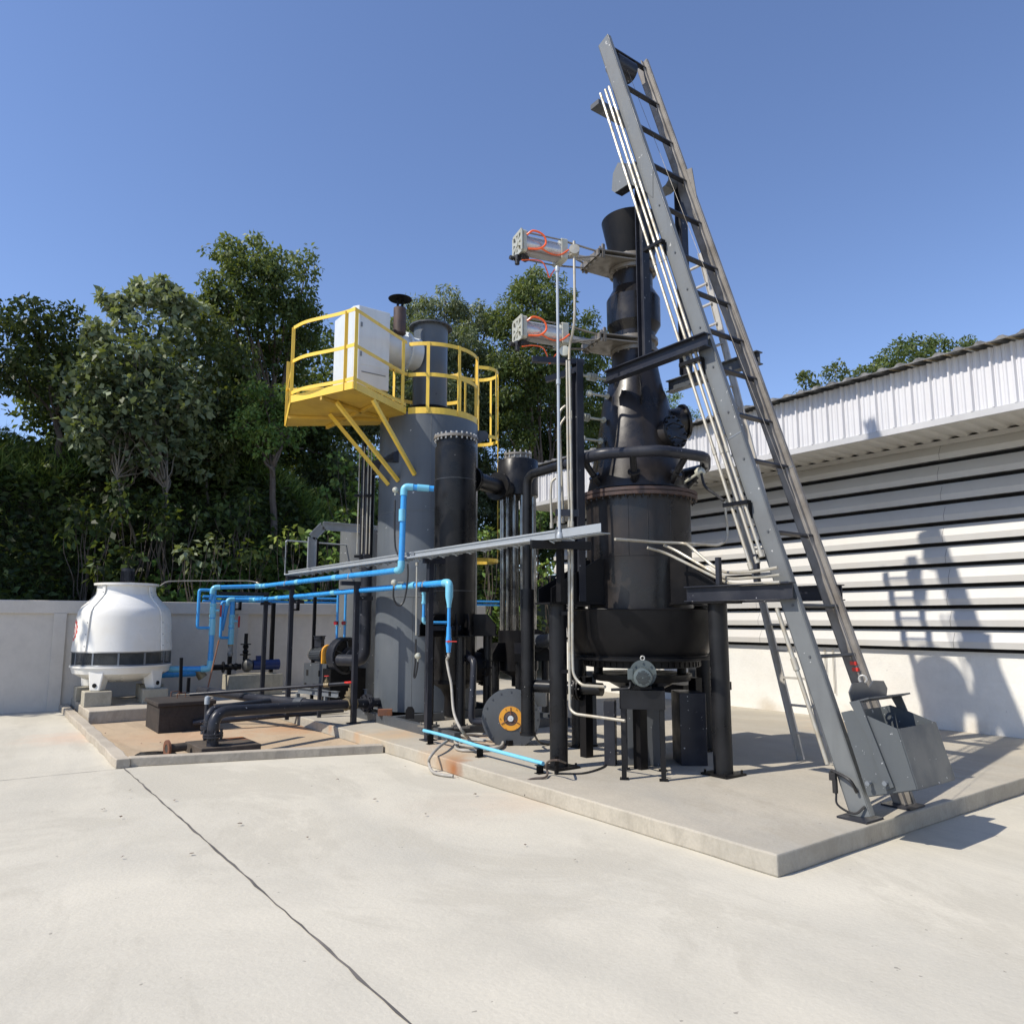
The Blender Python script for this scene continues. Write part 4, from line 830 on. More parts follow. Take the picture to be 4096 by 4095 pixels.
obj('grille_holes', hl_, 'hole', MO, smooth=False)
mb_ = M().cyl(mc-fx*.14, fx*.14, .08, 32)
for k in range(18):
    a = 2*pi*k/18; mb_.bar(mc-fx*.12+(dv*cos(a)+Z*sin(a))*.085, mc-fx*.01+(dv*cos(a)+Z*sin(a))*.085, .006, .014, dv*cos(a)+Z*sin(a))
obj('stator', mb_, 'teal', MO, smooth=False)
obj('flange', M().cyl(mc-fx*.19+Z*.02, fx*.03, .128, 40).bolts(mc-fx*.16+Z*.02, fx, .105, 8, .01, .012), 'teal', MO)
obj('gearbox', M().box(mc-fx*.26, (.16, .16, .2), atan2(dv.y, dv.x)), 'teal', MO, smooth=False, bevel=.02)
obj('terminal_box', M().box(mc-dv*.115-fx*.06+Z*.02, (.055, .1, .1), atan2(dv.y, dv.x)), 'teal', MO, smooth=False, bevel=.006)
obj('foot', M().box(mc-fx*.06-Z*((mc.z-zs-.012)-.02), (.16, .14, .03), atan2(dv.y, dv.x)), 'black2', MO, smooth=False)
ey = M().ring(mc-fx*.17+Z*.165, fx, .019, .006, 20, 8); obj('eye_bolt', ey, 'bolt', MO)
mcable = M().pipe([mc-dv*.115-fx*.04-Z*.05, mc-dv*.12-fx*.04-Z*.115, mc-dv*.3-fx*.02-Z*.125], .014, .03, 8); obj('cable', mcable, 'rubber', MO)
# grey plate casings behind the stand
def slabox(name, pa, pb, za, zb, dep, mat, label, cat):
    a = A(*pa, z=P); b_ = A(*pb, z=P); d_ = (b_-a).normalized(); n_ = Vector((-d_.y, d_.x, 0)); n_ = n_ if n_.y > 0 else -n_
    m = M().prism([a+Z*(za-P), b_+Z*(za-P), b_+n_*dep+Z*(za-P), a+n_*dep+Z*(za-P)], (0, 0, zb-za)); return solo(name, m, mat, label, cat, smooth=False, bevel=.006)
slabox('ash_bin', (2725, 3063), (2832, 3063), P+.002, .86, .4, 'gun', 'square dark blue grey ash bin by the right column under the tower', 'bin')
slabox('duct_casing', (2505, 3060), (2644, 3064), P+.002, .93, .12, 'midgrey', 'flat dark grey casing panel standing behind the motor stand', 'casing')
slabox('hopper_leg_casing', (2417, 3062), (2462, 3064), P+.002, .78, .2, 'gun', 'narrow dark grey box post left of the motor stand', 'casing')
e = A(2440, 2900, d=7.6)
slabox('grey_cabinet', (2330, 2985), (2388, 2985), P+.002, 1.0, .12, 'midgrey', 'pale grey cabinet standing behind the left tower column', 'cabinet')
# ================================================================ SCRUBBER TANK + PLATFORM
TC = Vector((5.9, 10.37, 0)); TD = 11.93; TR = .8; TT = 4.8; TB = .26
TK = thing('scrubber_tank', 'large grey cylindrical steel tank carrying the yellow platform', 'tank', TC+Z*P)
obj('shell', M().lathe(TC, [(TR, TB), (TR, 1.62), (TR, 3.2), (TR, TT)], 96), 'tank', TK)
ws = M(); 
for z in (1.95, 3.25): ws.ring(TC+Z*z, (0, 0, 1), TR+.001, .005, 96, 5)
for a, z0, z1 in ((-2.05, 3.25, TT), (-2.35, TB, 1.95), (-1.45, 1.95, 3.25)): ws.tube([TC+Vector((cos(a)*TR, sin(a)*TR, z0)), TC+Vector((cos(a)*TR, sin(a)*TR, z1))], .004, 5)
obj('weld_seam', ws, 'grey', TK)
a = radians(-32); lp = TC+Vector((cos(a), sin(a), 0))*TR
def lug(c, d, t, R=.07):
    u = Z; pts = [c+d*(R*1.2)*0-u*R*1.5, c+d*R*1.2-u*R*.8]+[c+d*(R+cos(k)*R)+u*sin(k)*R for k in (-.7, -.2, .3, .8, 1.3, 1.9)]+[c+u*R]
    return M().prism([p-t*.01 for p in pts], t*.02)
obj('lifting_lug', lug(lp+Z*4.62, Vector((cos(a), sin(a), 0)), Vector((-sin(a), cos(a), 0)), .09), 'midgrey', TK, smooth=False)
lb = A(1640, 2855, z=.32); lm = M(); 
lgm = M(); S1 = Vector((.6, -.45, 0)).normalized()
obj('lower_lug', M().prism([lb-S1*.06-Z*.06, lb+S1*.06-Z*.06, lb+S1*.06+Z*.05, lb+S1*.03+Z*.1, lb-S1*.03+Z*.1, lb-S1*.06+Z*.05], Vector((-.45, -.6, 0))*.03), 'black2', TK, smooth=False)
fs = M()
sk1 = A(1440, 2862, z=.14)
fs.ibeam((5.0, 9.5, .2), (5.0, 11.4, .2), .1, .12); 
skp_ = M(); x0 = 4.83
skp_.bar((4.92, 10.75, .2), (4.86, 7.75, .2), .09, .12); skp_.bar((6.9, 10.9, .2), (6.9, 8.0, .2), .09, .12); skp_.bar((4.95, 10.6, .2), (6.9, 10.6, .2), .09, .11); skp_.bar((4.93, 9.62, .2), (6.9, 9.62, .2), .09, .11); skp_.bar((4.9, 8.2, .2), (6.9, 8.2, .2), .09, .11)
solo('skid_frame', skp_, 'midgrey', 'grey steel skid frame under the scrubber tank and the black vessel', 'frame', smooth=False, bevel=.004)
tbk = A(1540, 2848, z=.3); solo('timber_offcut', M().box(tbk, (.2, .1, .09), -.5), MT['rust'], 'short reddish wooden block lying on the skid frame by the tank', 'block', smooth=False, bevel=.004)
# upper cylinder
US = thing('vent_cylinder', 'flanged blue grey steel flue section standing on top of the scrubber tank', 'flue', TC+Z*TT)
obj('neck', M().cyl(TC+Z*TT, (0, 0, .22), .21, 40), 'tank', US); obj('base_flange', M().cyl(TC+Z*(TT+.0), (0, 0, .035), .27, 40).bolts(TC+Z*(TT+.035), (0, 0, 1), .245, 14, .011, .02), 'black2', US)
obj('barrel', M().cyl(TC+Z*5.04, (0, 0, 1.4), .285, 56), 'tank', US)
obj('lower_flange', M().cyl(TC+Z*5.02, (0, 0, .02), .36, 56), 'black2', US); obj('top_flange', M().cyl(TC+Z*6.44, (0, 0, .025), .36, 56).bolts(TC+Z*6.42, (0, 0, 1), .325, 20, .01, .02), 'midgrey', US)
DZ_ = 5.93
DU = thing('flue_duct', 'pale grey round duct joining the white box to the flue on the tank', 'duct', TC+Vector((-.5, 0, DZ_-.27)))
obj('pipe', M().cyl(TC+Vector((-.96, 0, DZ_)), (.7, 0, 0), .265, 48), 'white', DU)
obj('flange', M().cyl(TC+Vector((-.5, 0, DZ_)), (.03, 0, 0), .325, 48).bolts(TC+Vector((-.52, 0, DZ_)), (1, 0, 0), .3, 14, .011, .07), 'white', DU)
BX = thing('burner_box', 'weathered white steel box standing on the yellow platform', 'burner box', (4.66, 10.37, 5.06))
x0, x1, y0, y1, z0, z1 = 4.37, 4.95, 9.97, 10.77, 5.08, 6.34
bm_ = M(); ch = .09
bm_.prism([(x0+.0, y0+ch, z0), (x0+.06, y0, z0), (x1, y0, z0), (x1, y1, z0), (x0, y1, z0)], (0, 0, z1-z0)); obj('casing', bm_, 'white', BX, smooth=False, bevel=.01)
obj('underside_duct', M().b2((x0+.15, y0+.15, 4.9), (x1-.05, y1-.1, 5.08)), 'black2', BX, smooth=False)
obj('access_panel', M().b2((x0+.1, y0-.004, z0+.34), (x1-.04, y0-.0005, z1-.12)), 'white', BX, smooth=False)
obj('hinge', M().box((x0+.1, y0-.008, z0+.5), (.03, .012, .07)), 'galvd', BX, smooth=False); obj('hinge', M().box((x0+.1, y0-.008, z1-.3), (.03, .012, .07)), 'galvd', BX, smooth=False)
obj('drip_edge', M().b2((x0+.12, y0-.006, z0+.22), (x1-.06, y0-.001, z0+.235)), 'galvd', BX, smooth=False)
st = Vector((5.2, 10.14, 0))
SP = thing('rain_capped_vent', 'short rusty vent pipe with a round black rain cap above the duct', 'vent pipe', st+Z*6.12)
obj('pipe', M().cyl(st+Z*6.12, (0, 0, .42), .1, 28), 'soot', SP); obj('strut', M().cyl(st+Z*6.5+Vector((-.04, 0, 0)), (0, 0, .22), .02, 10).cyl(st+Z*6.5+Vector((.05, .02, 0)), (0, 0, .22), .02, 10), 'black2', SP)
obj('rain_cap', M().lathe(st+Z*6.7, [(.0, .055), (.08, .04), (.19, .0), (.185, -.008), (.0, -.008)], 40), 'black2', SP)
# yellow platform
PZ = 4.75
pA = A(1163, 1612, z=PZ); pB = A(1412, 1555, z=PZ); pD = A(1143, 1705, z=PZ); pC = Vector((5.21, 9.9, PZ)); pE = Vector((5.15, 10.75, PZ)); pB2 = pB+Vector((.06, .03, 0))
YP = thing('yellow_platform', 'yellow steel access platform bracketed off the grey tank with handrails', 'platform', (4.6, 10.2, 3.0))
dk = M().prism([pD, pA, pB, pC, pE], (0, 0, .012)); obj('deck', dk, 'yellowd', YP, smooth=False)
ed = M()
for a, b_ in ((pD, pA), (pA, pB), (pB, pC), (pD, pE)): ed.bar(a+Z*.055, b_+Z*.055, .02, .11)
obj('edge_beam', ed, 'yellow', YP, smooth=False, bevel=.003)
ub = M(); 
for a, b_ in ((pA.lerp(pB, .5), pE.lerp(pC, .5)), (pA.lerp(pD, .5), pE.lerp(pC, .6)), (pB.lerp(pC, .45), pD.lerp(pE, .45))): ub.bar(a-Z*.03, b_-Z*.03, .04, .05)
obj('joist', ub, 'yellowd', YP, smooth=False)
tank_pt = lambda az, z: TC+Vector((cos(radians(az))*TR, sin(radians(az))*TR, z))
for a, b_ in ((pA.lerp(pE, .42), tank_pt(190, 3.68)), (pB.lerp(pC, .05).lerp(pD, .25), tank_pt(205, 3.72)), (pB.lerp(pC, .35), tank_pt(225, 3.8))):
    obj('brace', M().bar(a-Z*.02, b_, .05, .05).add([], []), 'yellow', YP, smooth=False)
def flat(mb, a, b_, h=.05, t=.008): mb.bar(a, b_, t, h)
hr = 1.15
RT = [pD, pA, pB]
ra = M()
up = [pD, pA, pA.lerp(pB, .5)+Vector((-.03, -.03, 0)), pB.lerp(pA, .18), pB+Vector((.03, .0, 0)), pB.lerp(pC, .5), pC+Vector((.0, -.03, 0))]
for h in (hr, hr*.55, .14):
    for a, b_ in zip(up[(2 if h > .9 else 0)-2 if h > .9 else 0:], up[1:]): pass
rail_top = catmull([pA, pA.lerp(pB, .3)+Vector((-.06, -.0, 0)), pA.lerp(pB, .75), pB], 6)
for h in (hr, hr*.55, .15):
    L = rail_top+[pB.lerp(pC, t) for t in (.25, .5, .75, 1)]
    for a, b_ in zip(L, L[1:]): flat(ra, a+Z*h, b_+Z*h)
for h in (.62, .15):
    flat(ra, pD+Z*h, pA+Z*h); flat(ra, pD+Z*h, pE+Z*h)
RLn = obj('handrail', ra, 'yellow', YP, smooth=False)
def apost(p, z0, z1, d=Vector((1, 0, 0))): 
    m = M(); e = Vector((-d.y, d.x, 0)); m.bar(p+Z*z0, p+Z*z1, .008, .05, d); m.bar(p+Z*z0+e*.022+d*.02, p+Z*z1+e*.022+d*.02, .045, .008, d); return m
for p, h in ((pA, hr), (pB.lerp(pA, .13), hr), (pB+Vector((.03, .01, 0)), hr), (pB.lerp(pC, .93), hr), (pD, 1.1), (pD.lerp(pE, .12), .65)):
    obj('post', apost(p, -.0, h), 'yellow', YP, smooth=False)
# ring rail round tank top
RRg = TR+.0; z0 = TT
def arc_(a0, a1, z, R=RRg, n=20): return [TC+Vector((cos(radians(a0+(a1-a0)*k/n))*R, sin(radians(a0+(a1-a0)*k/n))*R, z)) for k in range(n+1)]
for h, hh in ((hr-.02, .06), (hr*.55, .06), (.06, .1)):
    for L in (arc_(216, 318, z0+h-.05), arc_(20, 150, z0+h-.05, n=26)):
        rg = M()
        for a, b_ in zip(L, L[1:]): flat(rg, a, b_, hh)
        obj('ring_rail', rg, 'yellow', YP, smooth=False)
for az in (238, 275, 316, 340, 20, 45, 75, 110, 148):
    d_ = Vector((cos(radians(az)), sin(radians(az)), 0)); obj('post', apost(tank_pt(az, 0)+d_*.01, TT-.02, TT+hr-.04, Vector((-d_.y, d_.x, 0))), 'yellow', YP, smooth=False)
# caged ladder on the back right of the tank
CL = thing('caged_ladder', 'yellow caged ladder running down behind the grey tank', 'ladder', (6.95, 10.5, P))
la_ = radians(17); lo = Vector((cos(la_), sin(la_), 0)); lt = Vector((-lo.y, lo.x, 0)); base = TC+lo*(TR+.16)
for sg in (-1, 1): obj('stile', M().bar(base+lt*.2*sg+Z*.2, base+lt*.2*sg+Z*(TT+hr), .05, .012), 'yellow', CL, smooth=False)
z = .5
while z < TT+.2: obj('rung', M().tube([base-lt*.2+Z*z, base+lt*.2+Z*z], .011, 8), 'yellow', CL); z += .3
def hoop(z):
    m = M(); R = .36; c = base+lo*.3+Z*z; pts = [base-lt*.2+Z*z]+[c+lo*(cos(a)*R)+lt*(sin(a)*R) for a in [radians(-110+220*k/20) for k in range(21)]]+[base+lt*.2+Z*z]
    for a, b_ in zip(pts, pts[1:]): m.bar(a, b_, .008, .06)
    return m
for z in (TT+hr+.06, 4.78, 2.62): obj('cage_hoop', hoop(z), 'yellow', CL, smooth=False)
for a in (-80, -40, 0, 40, 80):
    c = base+lo*.3; p = c+lo*(cos(radians(a))*.365)+lt*(sin(radians(a))*.365); obj('cage_strap', M().bar(p+Z*(2.6 if a == -40 else 4.75), p+Z*(TT+hr+.07), .04, .008, lo*cos(radians(a))+lt*sin(radians(a))), 'yellow', CL, smooth=False)
# ================================================================ BLACK FILTER VESSEL
FC = Vector((5.26, 8.5, 0)); FD = 10.0; FR = RR(1739, 1908, FD)
FV = thing('filter_vessel', 'tall black cylindrical vessel with bolted lid on pipe legs beside the grey tank', 'vessel', FC+Z*P)
zf = lambda v: A(1820, v, d=FD).z
obj('shell', M().lathe(FC, [(FR*.97, .8), (FR, .82), (FR, zf(1795)), (FR*.93, zf(1793)), (FR*.93, zf(1760))], 64), 'black', FV)
obj('weld_seam', M().ring(FC+Z*zf(1925), (0, 0, 1), FR, .005, 64, 5).ring(FC+Z*zf(2365), (0, 0, 1), FR, .005, 64, 5).ring(FC+Z*zf(2540), (0, 0, 1), FR, .005, 64, 5), 'midgrey', FV)
ld = obj('lid', M().cyl(FC+Z*(zf(1762)), (0, 0, .035), FR*1.08, 56), 'dirtrod', FV)
obj('lid_bolts', M().bolts(FC+Z*(zf(1762)-.03), (0, 0, 1), FR*1.0, 24, .013, .095), 'bolt', ld)
obj('lid_handle', M().pipe([FC+Vector((-.1, -.06, zf(1762)+.035)), FC+Vector((-.1, -.06, zf(1762)+.1)), FC+Vector((.06, .0, zf(1762)+.1)), FC+Vector((.06, .0, zf(1762)+.035))], .008, .02, 8), 'bolt', ld)
obj('bottom_cone', M().lathe(FC, [(.1, .34), (.12, .36), (.12, .6), (FR*.6, .7), (FR*1.05, .78), (FR*1.05, .82)], 48), 'black2', FV)
for az in (195, 250, 320, 60):
    d_ = Vector((cos(radians(az)), sin(radians(az)), 0)); s = Vector((-d_.y, d_.x, 0)); c = FC+d_*(FR+.17)
    lg_ = obj('leg', M().cyl(c+Z*.28, (0, 0, 1.12), .06, 24), 'black', FV)
    bp = M().bar(c+Z*.262, c+Z*.285, .2, .2, d_)
    for a in (-1, 1):
        for b_ in (-1, 1): bp.cyl(c+d_*.07*a+s*.07*b_+Z*.285, (0, 0, .035), .01, 6)
    obj('base_plate', bp, 'dirtrod', lg_, smooth=False)
    g_ = M()
    for sg in (-1, 1): g_.prism([FC+d_*(FR-.02)+s*(.08*sg)+Z*1.4, FC+d_*(FR+.28)+s*(.08*sg)+Z*1.4, FC+d_*(FR+.28)+s*(.08*sg)+Z*1.54, FC+d_*(FR+.16)+s*(.08*sg)+Z*1.68, FC+d_*(FR-.02)+s*(.08*sg)+Z*1.68], s*.01)
    g_.prism([FC+d_*(FR-.02)-s*.09+Z*1.39, FC+d_*(FR+.3)-s*.09+Z*1.39, FC+d_*(FR+.3)+s*.09+Z*1.39, FC+d_*(FR-.02)+s*.09+Z*1.39], (0, 0, .012)); obj('bracket', g_, 'black2', FV, smooth=False)
# side manhole on the right of the vessel
a = radians(-18); d_ = Vector((cos(a), sin(a), 0)); obj('side_manhole', M().cyl(FC+d_*FR*.6+Z*.98, d_*(FR*.4+.1), .2, 36).cyl(FC+d_*(FR+.1)+Z*.98, d_*.04, .25, 36).bolts(FC+d_*(FR+.06)+Z*.98, d_, .225, 16, .013, .12), 'black2', FV)
# drain pipe with flange
dp = [A(1862, 2630, d=9.66), A(1895, 2635, d=9.45), A(1893, 2700, d=9.4), A(1885, 2850, d=9.35), A(1886, 2885, d=9.35), A(1990, 2895, d=9.3)]
DP = solo('drain_pipe', M().tube(fillet(dp, .12), .042, 16), 'gun', 'dark bent drain pipe flanged to the foot of the black vessel', 'pipe')
nv = (dp[1]-dp[0]).normalized(); obj('flange', M().cyl(dp[0]-nv*.03, nv*.02, .1, 28).bolts(dp[0]-nv*.01, nv, .08, 8, .01, .015), 'gun', DP)
# ================================================================ TUBE BUNDLE COOLER
CC = A(2072, 2480, d=11.3); CC.z = 0; CD = 11.3; CR = RR(1992, 2158, CD); zc_ = lambda v: A(2072, v, d=CD).z
TBn = thing('tube_cooler', 'black cooler with a bundle of bare vertical tubes between two drums', 'cooler', CC+Z*P)
obj('upper_drum', M().lathe(CC, [(CR*.97, zc_(1990)), (CR, zc_(1988)), (CR, zc_(1850)), (CR*.96, zc_(1846))], 56), 'black', TBn)
l2 = obj('lid', M().cyl(CC+Z*zc_(1846), (0, 0, zc_(1826)-zc_(1846)), CR*.62, 40).cyl(CC+Z*zc_(1826), (0, 0, .03), CR*.69, 44), 'dirtrod', TBn); obj('lid_bolts', M().bolts(CC+Z*(zc_(1826)-.05), (0, 0, 1), CR*.64, 14, .012, .12), 'bolt', l2)
obj('lower_drum', M().lathe(CC, [(.1, .62), (.1, .75), (CR*.95, .86), (CR*.95, zc_(2520))], 48), 'black2', TBn)
k = 0
for R, n_ in ((CR*.8, 14), (CR*.45, 7)):
    for i in range(n_):
        a = 2*pi*i/n_+R; obj('tube', M().cyl(CC+Vector((cos(a)*R, sin(a)*R, zc_(2522))), (0, 0, zc_(1988)-zc_(2522)), .03, 14), 'steel', TBn)
for az in (180, 235, 310, 20):
    d_ = Vector((cos(radians(az)), sin(radians(az)), 0)); s = Vector((-d_.y, d_.x, 0)); c = CC+d_*(CR+.1)
    obj('leg', M().cyl(c+Z*.14, (0, 0, .86), .055, 20), 'black', TBn); obj('bracket', M().prism([CC+d_*(CR*.8)-s*.07+Z*1.0, CC+d_*(CR+.2)-s*.07+Z*1.0, CC+d_*(CR+.2)-s*.07+Z*1.12, CC+d_*(CR+.1)-s*.07+Z*1.27, CC+d_*(CR*.8)-s*.07+Z*1.27], s*.14), 'black2', TBn, smooth=False)
xp = thing('crossover_pipe', 'thick black flanged pipe linking the vessel to the tube cooler', 'pipe', FC.lerp(CC, .5)+Z*(zf(1935)))
zx = (zf(1900)); p0 = Vector((FC.x, FC.y, zx)); p1 = Vector((CC.x, CC.y, zx)); dd = (p1-p0).normalized()
obj('pipe', M().tube([p0+dd*FR*.9, p1-dd*CR*.9], .125, 32), 'black', xp); obj('flange', M().cyl(p0+dd*(FR+.07), dd*.03, .18, 32).cyl(p0+dd*(FR+.11), dd*.03, .18, 32), 'black2', xp); obj('flange', M().cyl(p1-dd*(CR+.28), dd*.03, .21, 32).cyl(p1-dd*(CR+.24), dd*.03, .21, 32), 'black2', xp)
# elbow from cooler lower drum to tower
eb = [A(2140, 2562, d=11.1), A(2190, 2562, d=10.6), A(2225, 2540, d=10.2), A(2240, 2480, d=10.2), A(2243, 2420, d=10.2)]
EB = solo('gas_elbow', M().tube(catmull(eb, 5), .095, 20), 'midgrey', 'thick grey bent pipe between the tube cooler and the tower column', 'pipe'); n_ = (eb[1]-eb[0]).normalized(); obj('flange', M().cyl(eb[0], n_*.03, .17, 32).bolts(eb[0]+n_*.03, n_, .14, 8, .02, .02), 'black2', EB)
# standpipe from the blower to the air manifold
SPX = A(2110, 2480, d=8.5); sx, sy = SPX.x, SPX.y
jn = GC+Vector((cos(radians(157.5-6))*.8, sin(radians(157.5-6))*.8, 3.3))
SPp = thing('air_standpipe', 'black vertical air pipe bending over at the top to the tower manifold', 'pipe', (sx, sy, .33))
obj('upper_pipe', M().pipe([(sx, sy, 1.9), (sx, sy, 3.28), (jn.x-.02, jn.y, 3.3)], .052, .14, 20), 'black', SPp)
obj('lower_pipe', M().cyl((sx, sy, .33), (0, 0, 1.62), .078, 28).cyl((sx, sy, .325), (0, 0, .03), .092, 28), 'black', SPp)
zb_ = A(2250, 2747, d=8.4).z; bp_ = [Vector((sx+.06, sy, zb_)), Vector((5.55, 5.95, zb_))]
obj('branch_pipe', M().tube(bp_, .07, 24), 'black', SPp); dv_ = (bp_[1]-bp_[0]).normalized(); obj('flange', M().cyl(bp_[0].lerp(bp_[1], .66), dv_*.02, .13, 28).cyl(bp_[0].lerp(bp_[1], .66)+dv_*.035, dv_*.02, .13, 28).bolts(bp_[0].lerp(bp_[1], .66)-dv_*.02, dv_, .11, 8, .012, .1), 'black2', SPp)
# round blower with orange inlet ring
BN = Vector((-.68, -.73, 0)).normalized(); BC = A(2043, 2872, d=8.95); BR = .335
BL = thing('centrifugal_blower', 'round grey blower with orange inlet ring lying behind the standpipe', 'blower', (BC.x, BC.y, P))
obj('casing', M().lathe(BC-BN*.13, [(BR*.96, 0), (BR, .01), (BR, .12), (BR, .13)], 56, BN), 'midgrey', BL); obj('rim', M().lathe(BC, [(BR, -.012), (BR+.012, -.01), (BR+.012, .01), (BR, .012)], 56, BN).bolts(BC, BN, BR*.93, 16, .012, .02), 'midgrey', BL)
obj('inlet_ring', M().lathe(BC, [(.085, .002), (.085, .02), (.14, .02), (.14, .002)], 36, BN, caps=False).bolts(BC+BN*.02, BN, .128, 6, .007, .01), 'orange', BL); obj('inlet_mouth', M().cyl(BC+BN*.001, BN*.004, .086, 32), 'hole', BL)
gg = M(); 
for R in (.03, .05, .068): gg.ring(BC+BN*.022, BN, R, .0028, 28, 5)
S_, U_, W_ = frame(BN)
for k in range(3): a = radians(90+120*k); gg.tube([BC+BN*.024, BC+BN*.024+(S_*cos(a)+U_*sin(a))*.13], .005, 6)
obj('finger_guard', gg, 'rust', BL); obj('shaft_cap', M().cyl(BC+BN*.02, BN*.012, .034, 24).cyl(BC+BN*.032, BN*.004, .007, 10), 'white', BL)
fo = BC-BN*.1; obj('foot', M().b2((fo.x-.12, fo.y-.1, P), (fo.x+.16, fo.y+.1, BC.z-.25)), 'black2', BL, smooth=False)
ol = BC-BN*.07-S_*.0; obj('outlet', M().box(BC-BN*.08+Vector((.3, -.18, .24)), (.14, .14, .22), -.8), 'midgrey', BL, smooth=False)
# left blower set with motor
LB = A(1390, 2622, d=13.3); LN = Vector((.22, -.97, 0)).normalized(); LR = .32
BB = thing('roots_blower', 'large dark fan housing with radial ribs beside the grey tank', 'blower', (LB.x, LB.y, P))
obj('housing', M().lathe(LB-LN*.2, [(LR*.97, 0), (LR, .02), (LR, .2), (LR*.95, .21), (0, .21)], 56, LN), 'gun', BB); obj('face_plate', M().lathe(LB, [(LR*.9, .01), (LR*.9, .022), (.0, .022)], 48, LN).bolts(LB+LN*.02, LN, LR*.83, 16, .014, .02), 'black2', BB)
S_, U_, W_ = frame(LN); rb = M()
for k in range(6): a = radians(20+60*k); rb.bar(LB+LN*.03+(S_*cos(a)+U_*sin(a))*LR*.36, LB+LN*.03+(S_*cos(a)+U_*sin(a))*LR*.8, .012, .03, LN)
obj('rib', rb, 'midgrey', BB, smooth=False); obj('hub', M().lathe(LB, [(.15, .02), (.15, .05), (.1, .055), (.1, .1), (.07, .12), (0, .12)], 32, LN), 'gun', BB)
obj('pedestal', M().b2((LB.x-.3, LB.y-.0, P), (LB.x+.35, LB.y+.35, LB.z-LR*.7)), 'black2', BB, smooth=False)
MTc = A(1290, 2610, d=13.45); mr_ = .14
MM = thing('blower_motor', 'finned grey electric motor with terminal turret on the blower base', 'motor', (MTc.x, MTc.y, MTc.z-.16)); max_ = Vector((.94, -.35, 0)).normalized()*-1
ax3 = -LN; MTc = LB-LN*1.0; mr_ = .115; MM.location = MTc-Z*.13
obj('stator', M().cyl(MTc-ax3*.32, ax3*.3, mr_, 32), 'midgrey', MM); fn = M(); S_, U_, W_ = frame(ax3)
for k in range(26): a = 2*pi*k/26; fn.bar(MTc-ax3*.3+(S_*cos(a)+U_*sin(a))*mr_*1.04, MTc-ax3*.02+(S_*cos(a)+U_*sin(a))*mr_*1.04, .007, .022, S_*cos(a)+U_*sin(a))
obj('fin', fn, 'midgrey', MM, smooth=False); obj('end_bell', M().lathe(MTc, [(mr_*1.05, -.01), (mr_*1.05, .03), (mr_*.8, .06), (0, .07)], 32, ax3), 'castd', MM)
obj('terminal_turret', M().box(MTc-ax3*.15+Z*.2, (.13, .13, .14), .7).cyl(MTc-ax3*.15+Z*.27, (0, 0, .05), .1, 24).cyl(MTc-ax3*.15+Z*.32, (0, 0, .012), .115, 24), 'gun', MM)
obj('eye_bolt', M().ring(MTc-ax3*.05+Z*.17, ax3, .022, .008, 16, 6), 'midgrey', MM)
bg = LB-LN*.5; be = Vector((-ax3.y, ax3.x, 0)); bgp = [bg+be*.13-Z*.18, bg-be*.13-Z*.18]+[bg+be*cos(radians(t))*.13+Z*(.05+sin(radians(t))*.13) for t in range(180, -1, -20)]
solo('belt_guard', M().prism(bgp, ax3*.1), 'orange', 'arched orange belt guard between the motor and the fan housing', 'guard', smooth=False, bevel=.006)
b0 = LB-LN*1.05+Vector((-.17, -.03, 0)); b1 = LB-LN*.36+Vector((-.17, -.03, 0)); zt2 = MTc.z-.15
b0.z = b1.z = 0; fd = (b1-b0).normalized(); fn_ = Vector((-fd.y, fd.x, 0)); fn_ = fn_ if fn_.x > 0 else -fn_
BS = thing('machine_pedestal', 'grey fabricated base box with square cut outs under the blower motor', 'base', (b0+b1)/2+Z*P); zb0 = zt2-.42
bsb = M().prism([b0+Z*zb0, b1+Z*zb0, b1+fn_*.4+Z*zb0, b0+fn_*.4+Z*zb0], (0, 0, .42)); obj('box', bsb, 'midgrey', BS, smooth=False, bevel=.005)
ho = M()
for t, z in ((.13, .2), (.66, .2), (.06, .0), (.46, .0), (.9, .0)):
    p = b0.lerp(b1, t)-fn_*.002; hh = .1 if z else .07; ho.prism([p+Z*(zb0+z), p+fd*.06+Z*(zb0+z), p+fd*.06+Z*(zb0+z+hh), p+Z*(zb0+z+hh)], -fn_*.003)
obj('cut_out', ho, 'hole', BS, smooth=False)
fr_ = M(); 
for a in (b0-fn_*.1, b0+fn_*.5): fr_.ibeam(a+Z*(zb0-.06), a+fd*1.2+Z*(zb0-.06), .07, .1); fr_.ibeam(a+Z*(P+.05), a+fd*1.2+Z*(P+.05), .07, .08)
for t in (0, .85): fr_.bar(b0-fn_*.1+fd*t+Z*P, b0-fn_*.1+fd*t+Z*(zb0-.1), .06, .06); fr_.bar(b0+fn_*.5+fd*t+Z*P, b0+fn_*.5+fd*t+Z*(zb0-.1), .06, .06)
obj('frame', fr_, 'galvd', BS, smooth=False)
# vertical dark pipe at the left of the tank down to the blower
vp = [A(1470, 1860, d=12.3), A(1468, 2300, d=12.3), A(1460, 2560, d=12.3), A(1452, 2620, d=12.4), A(1425, 2628, d=12.9)]
vp[0].x, vp[0].y = vp[2].x, vp[2].y; vp[1].x, vp[1].y = vp[2].x, vp[2].y
vp = [tank_pt(205, 4.1), Vector((vp[2].x, vp[2].y, 4.1)), Vector((vp[2].x, vp[2].y, .95)), Vector((vp[2].x-.22, vp[2].y+.5, .95))]
VP = solo('gas_downpipe', M().pipe(vp, .095, .2, 24), 'gun', 'thick dark pipe running down the left side of the grey tank to the fan', 'pipe')
# back tank
BT = A(1440, 2480, y=13.3); solo('back_tank', M().lathe((BT.x, BT.y, 0), [(.42, P), (.42, 3.3), (.4, 3.32)], 56), 'grey', 'plain grey tank half hidden behind the scrubber tank', 'tank')
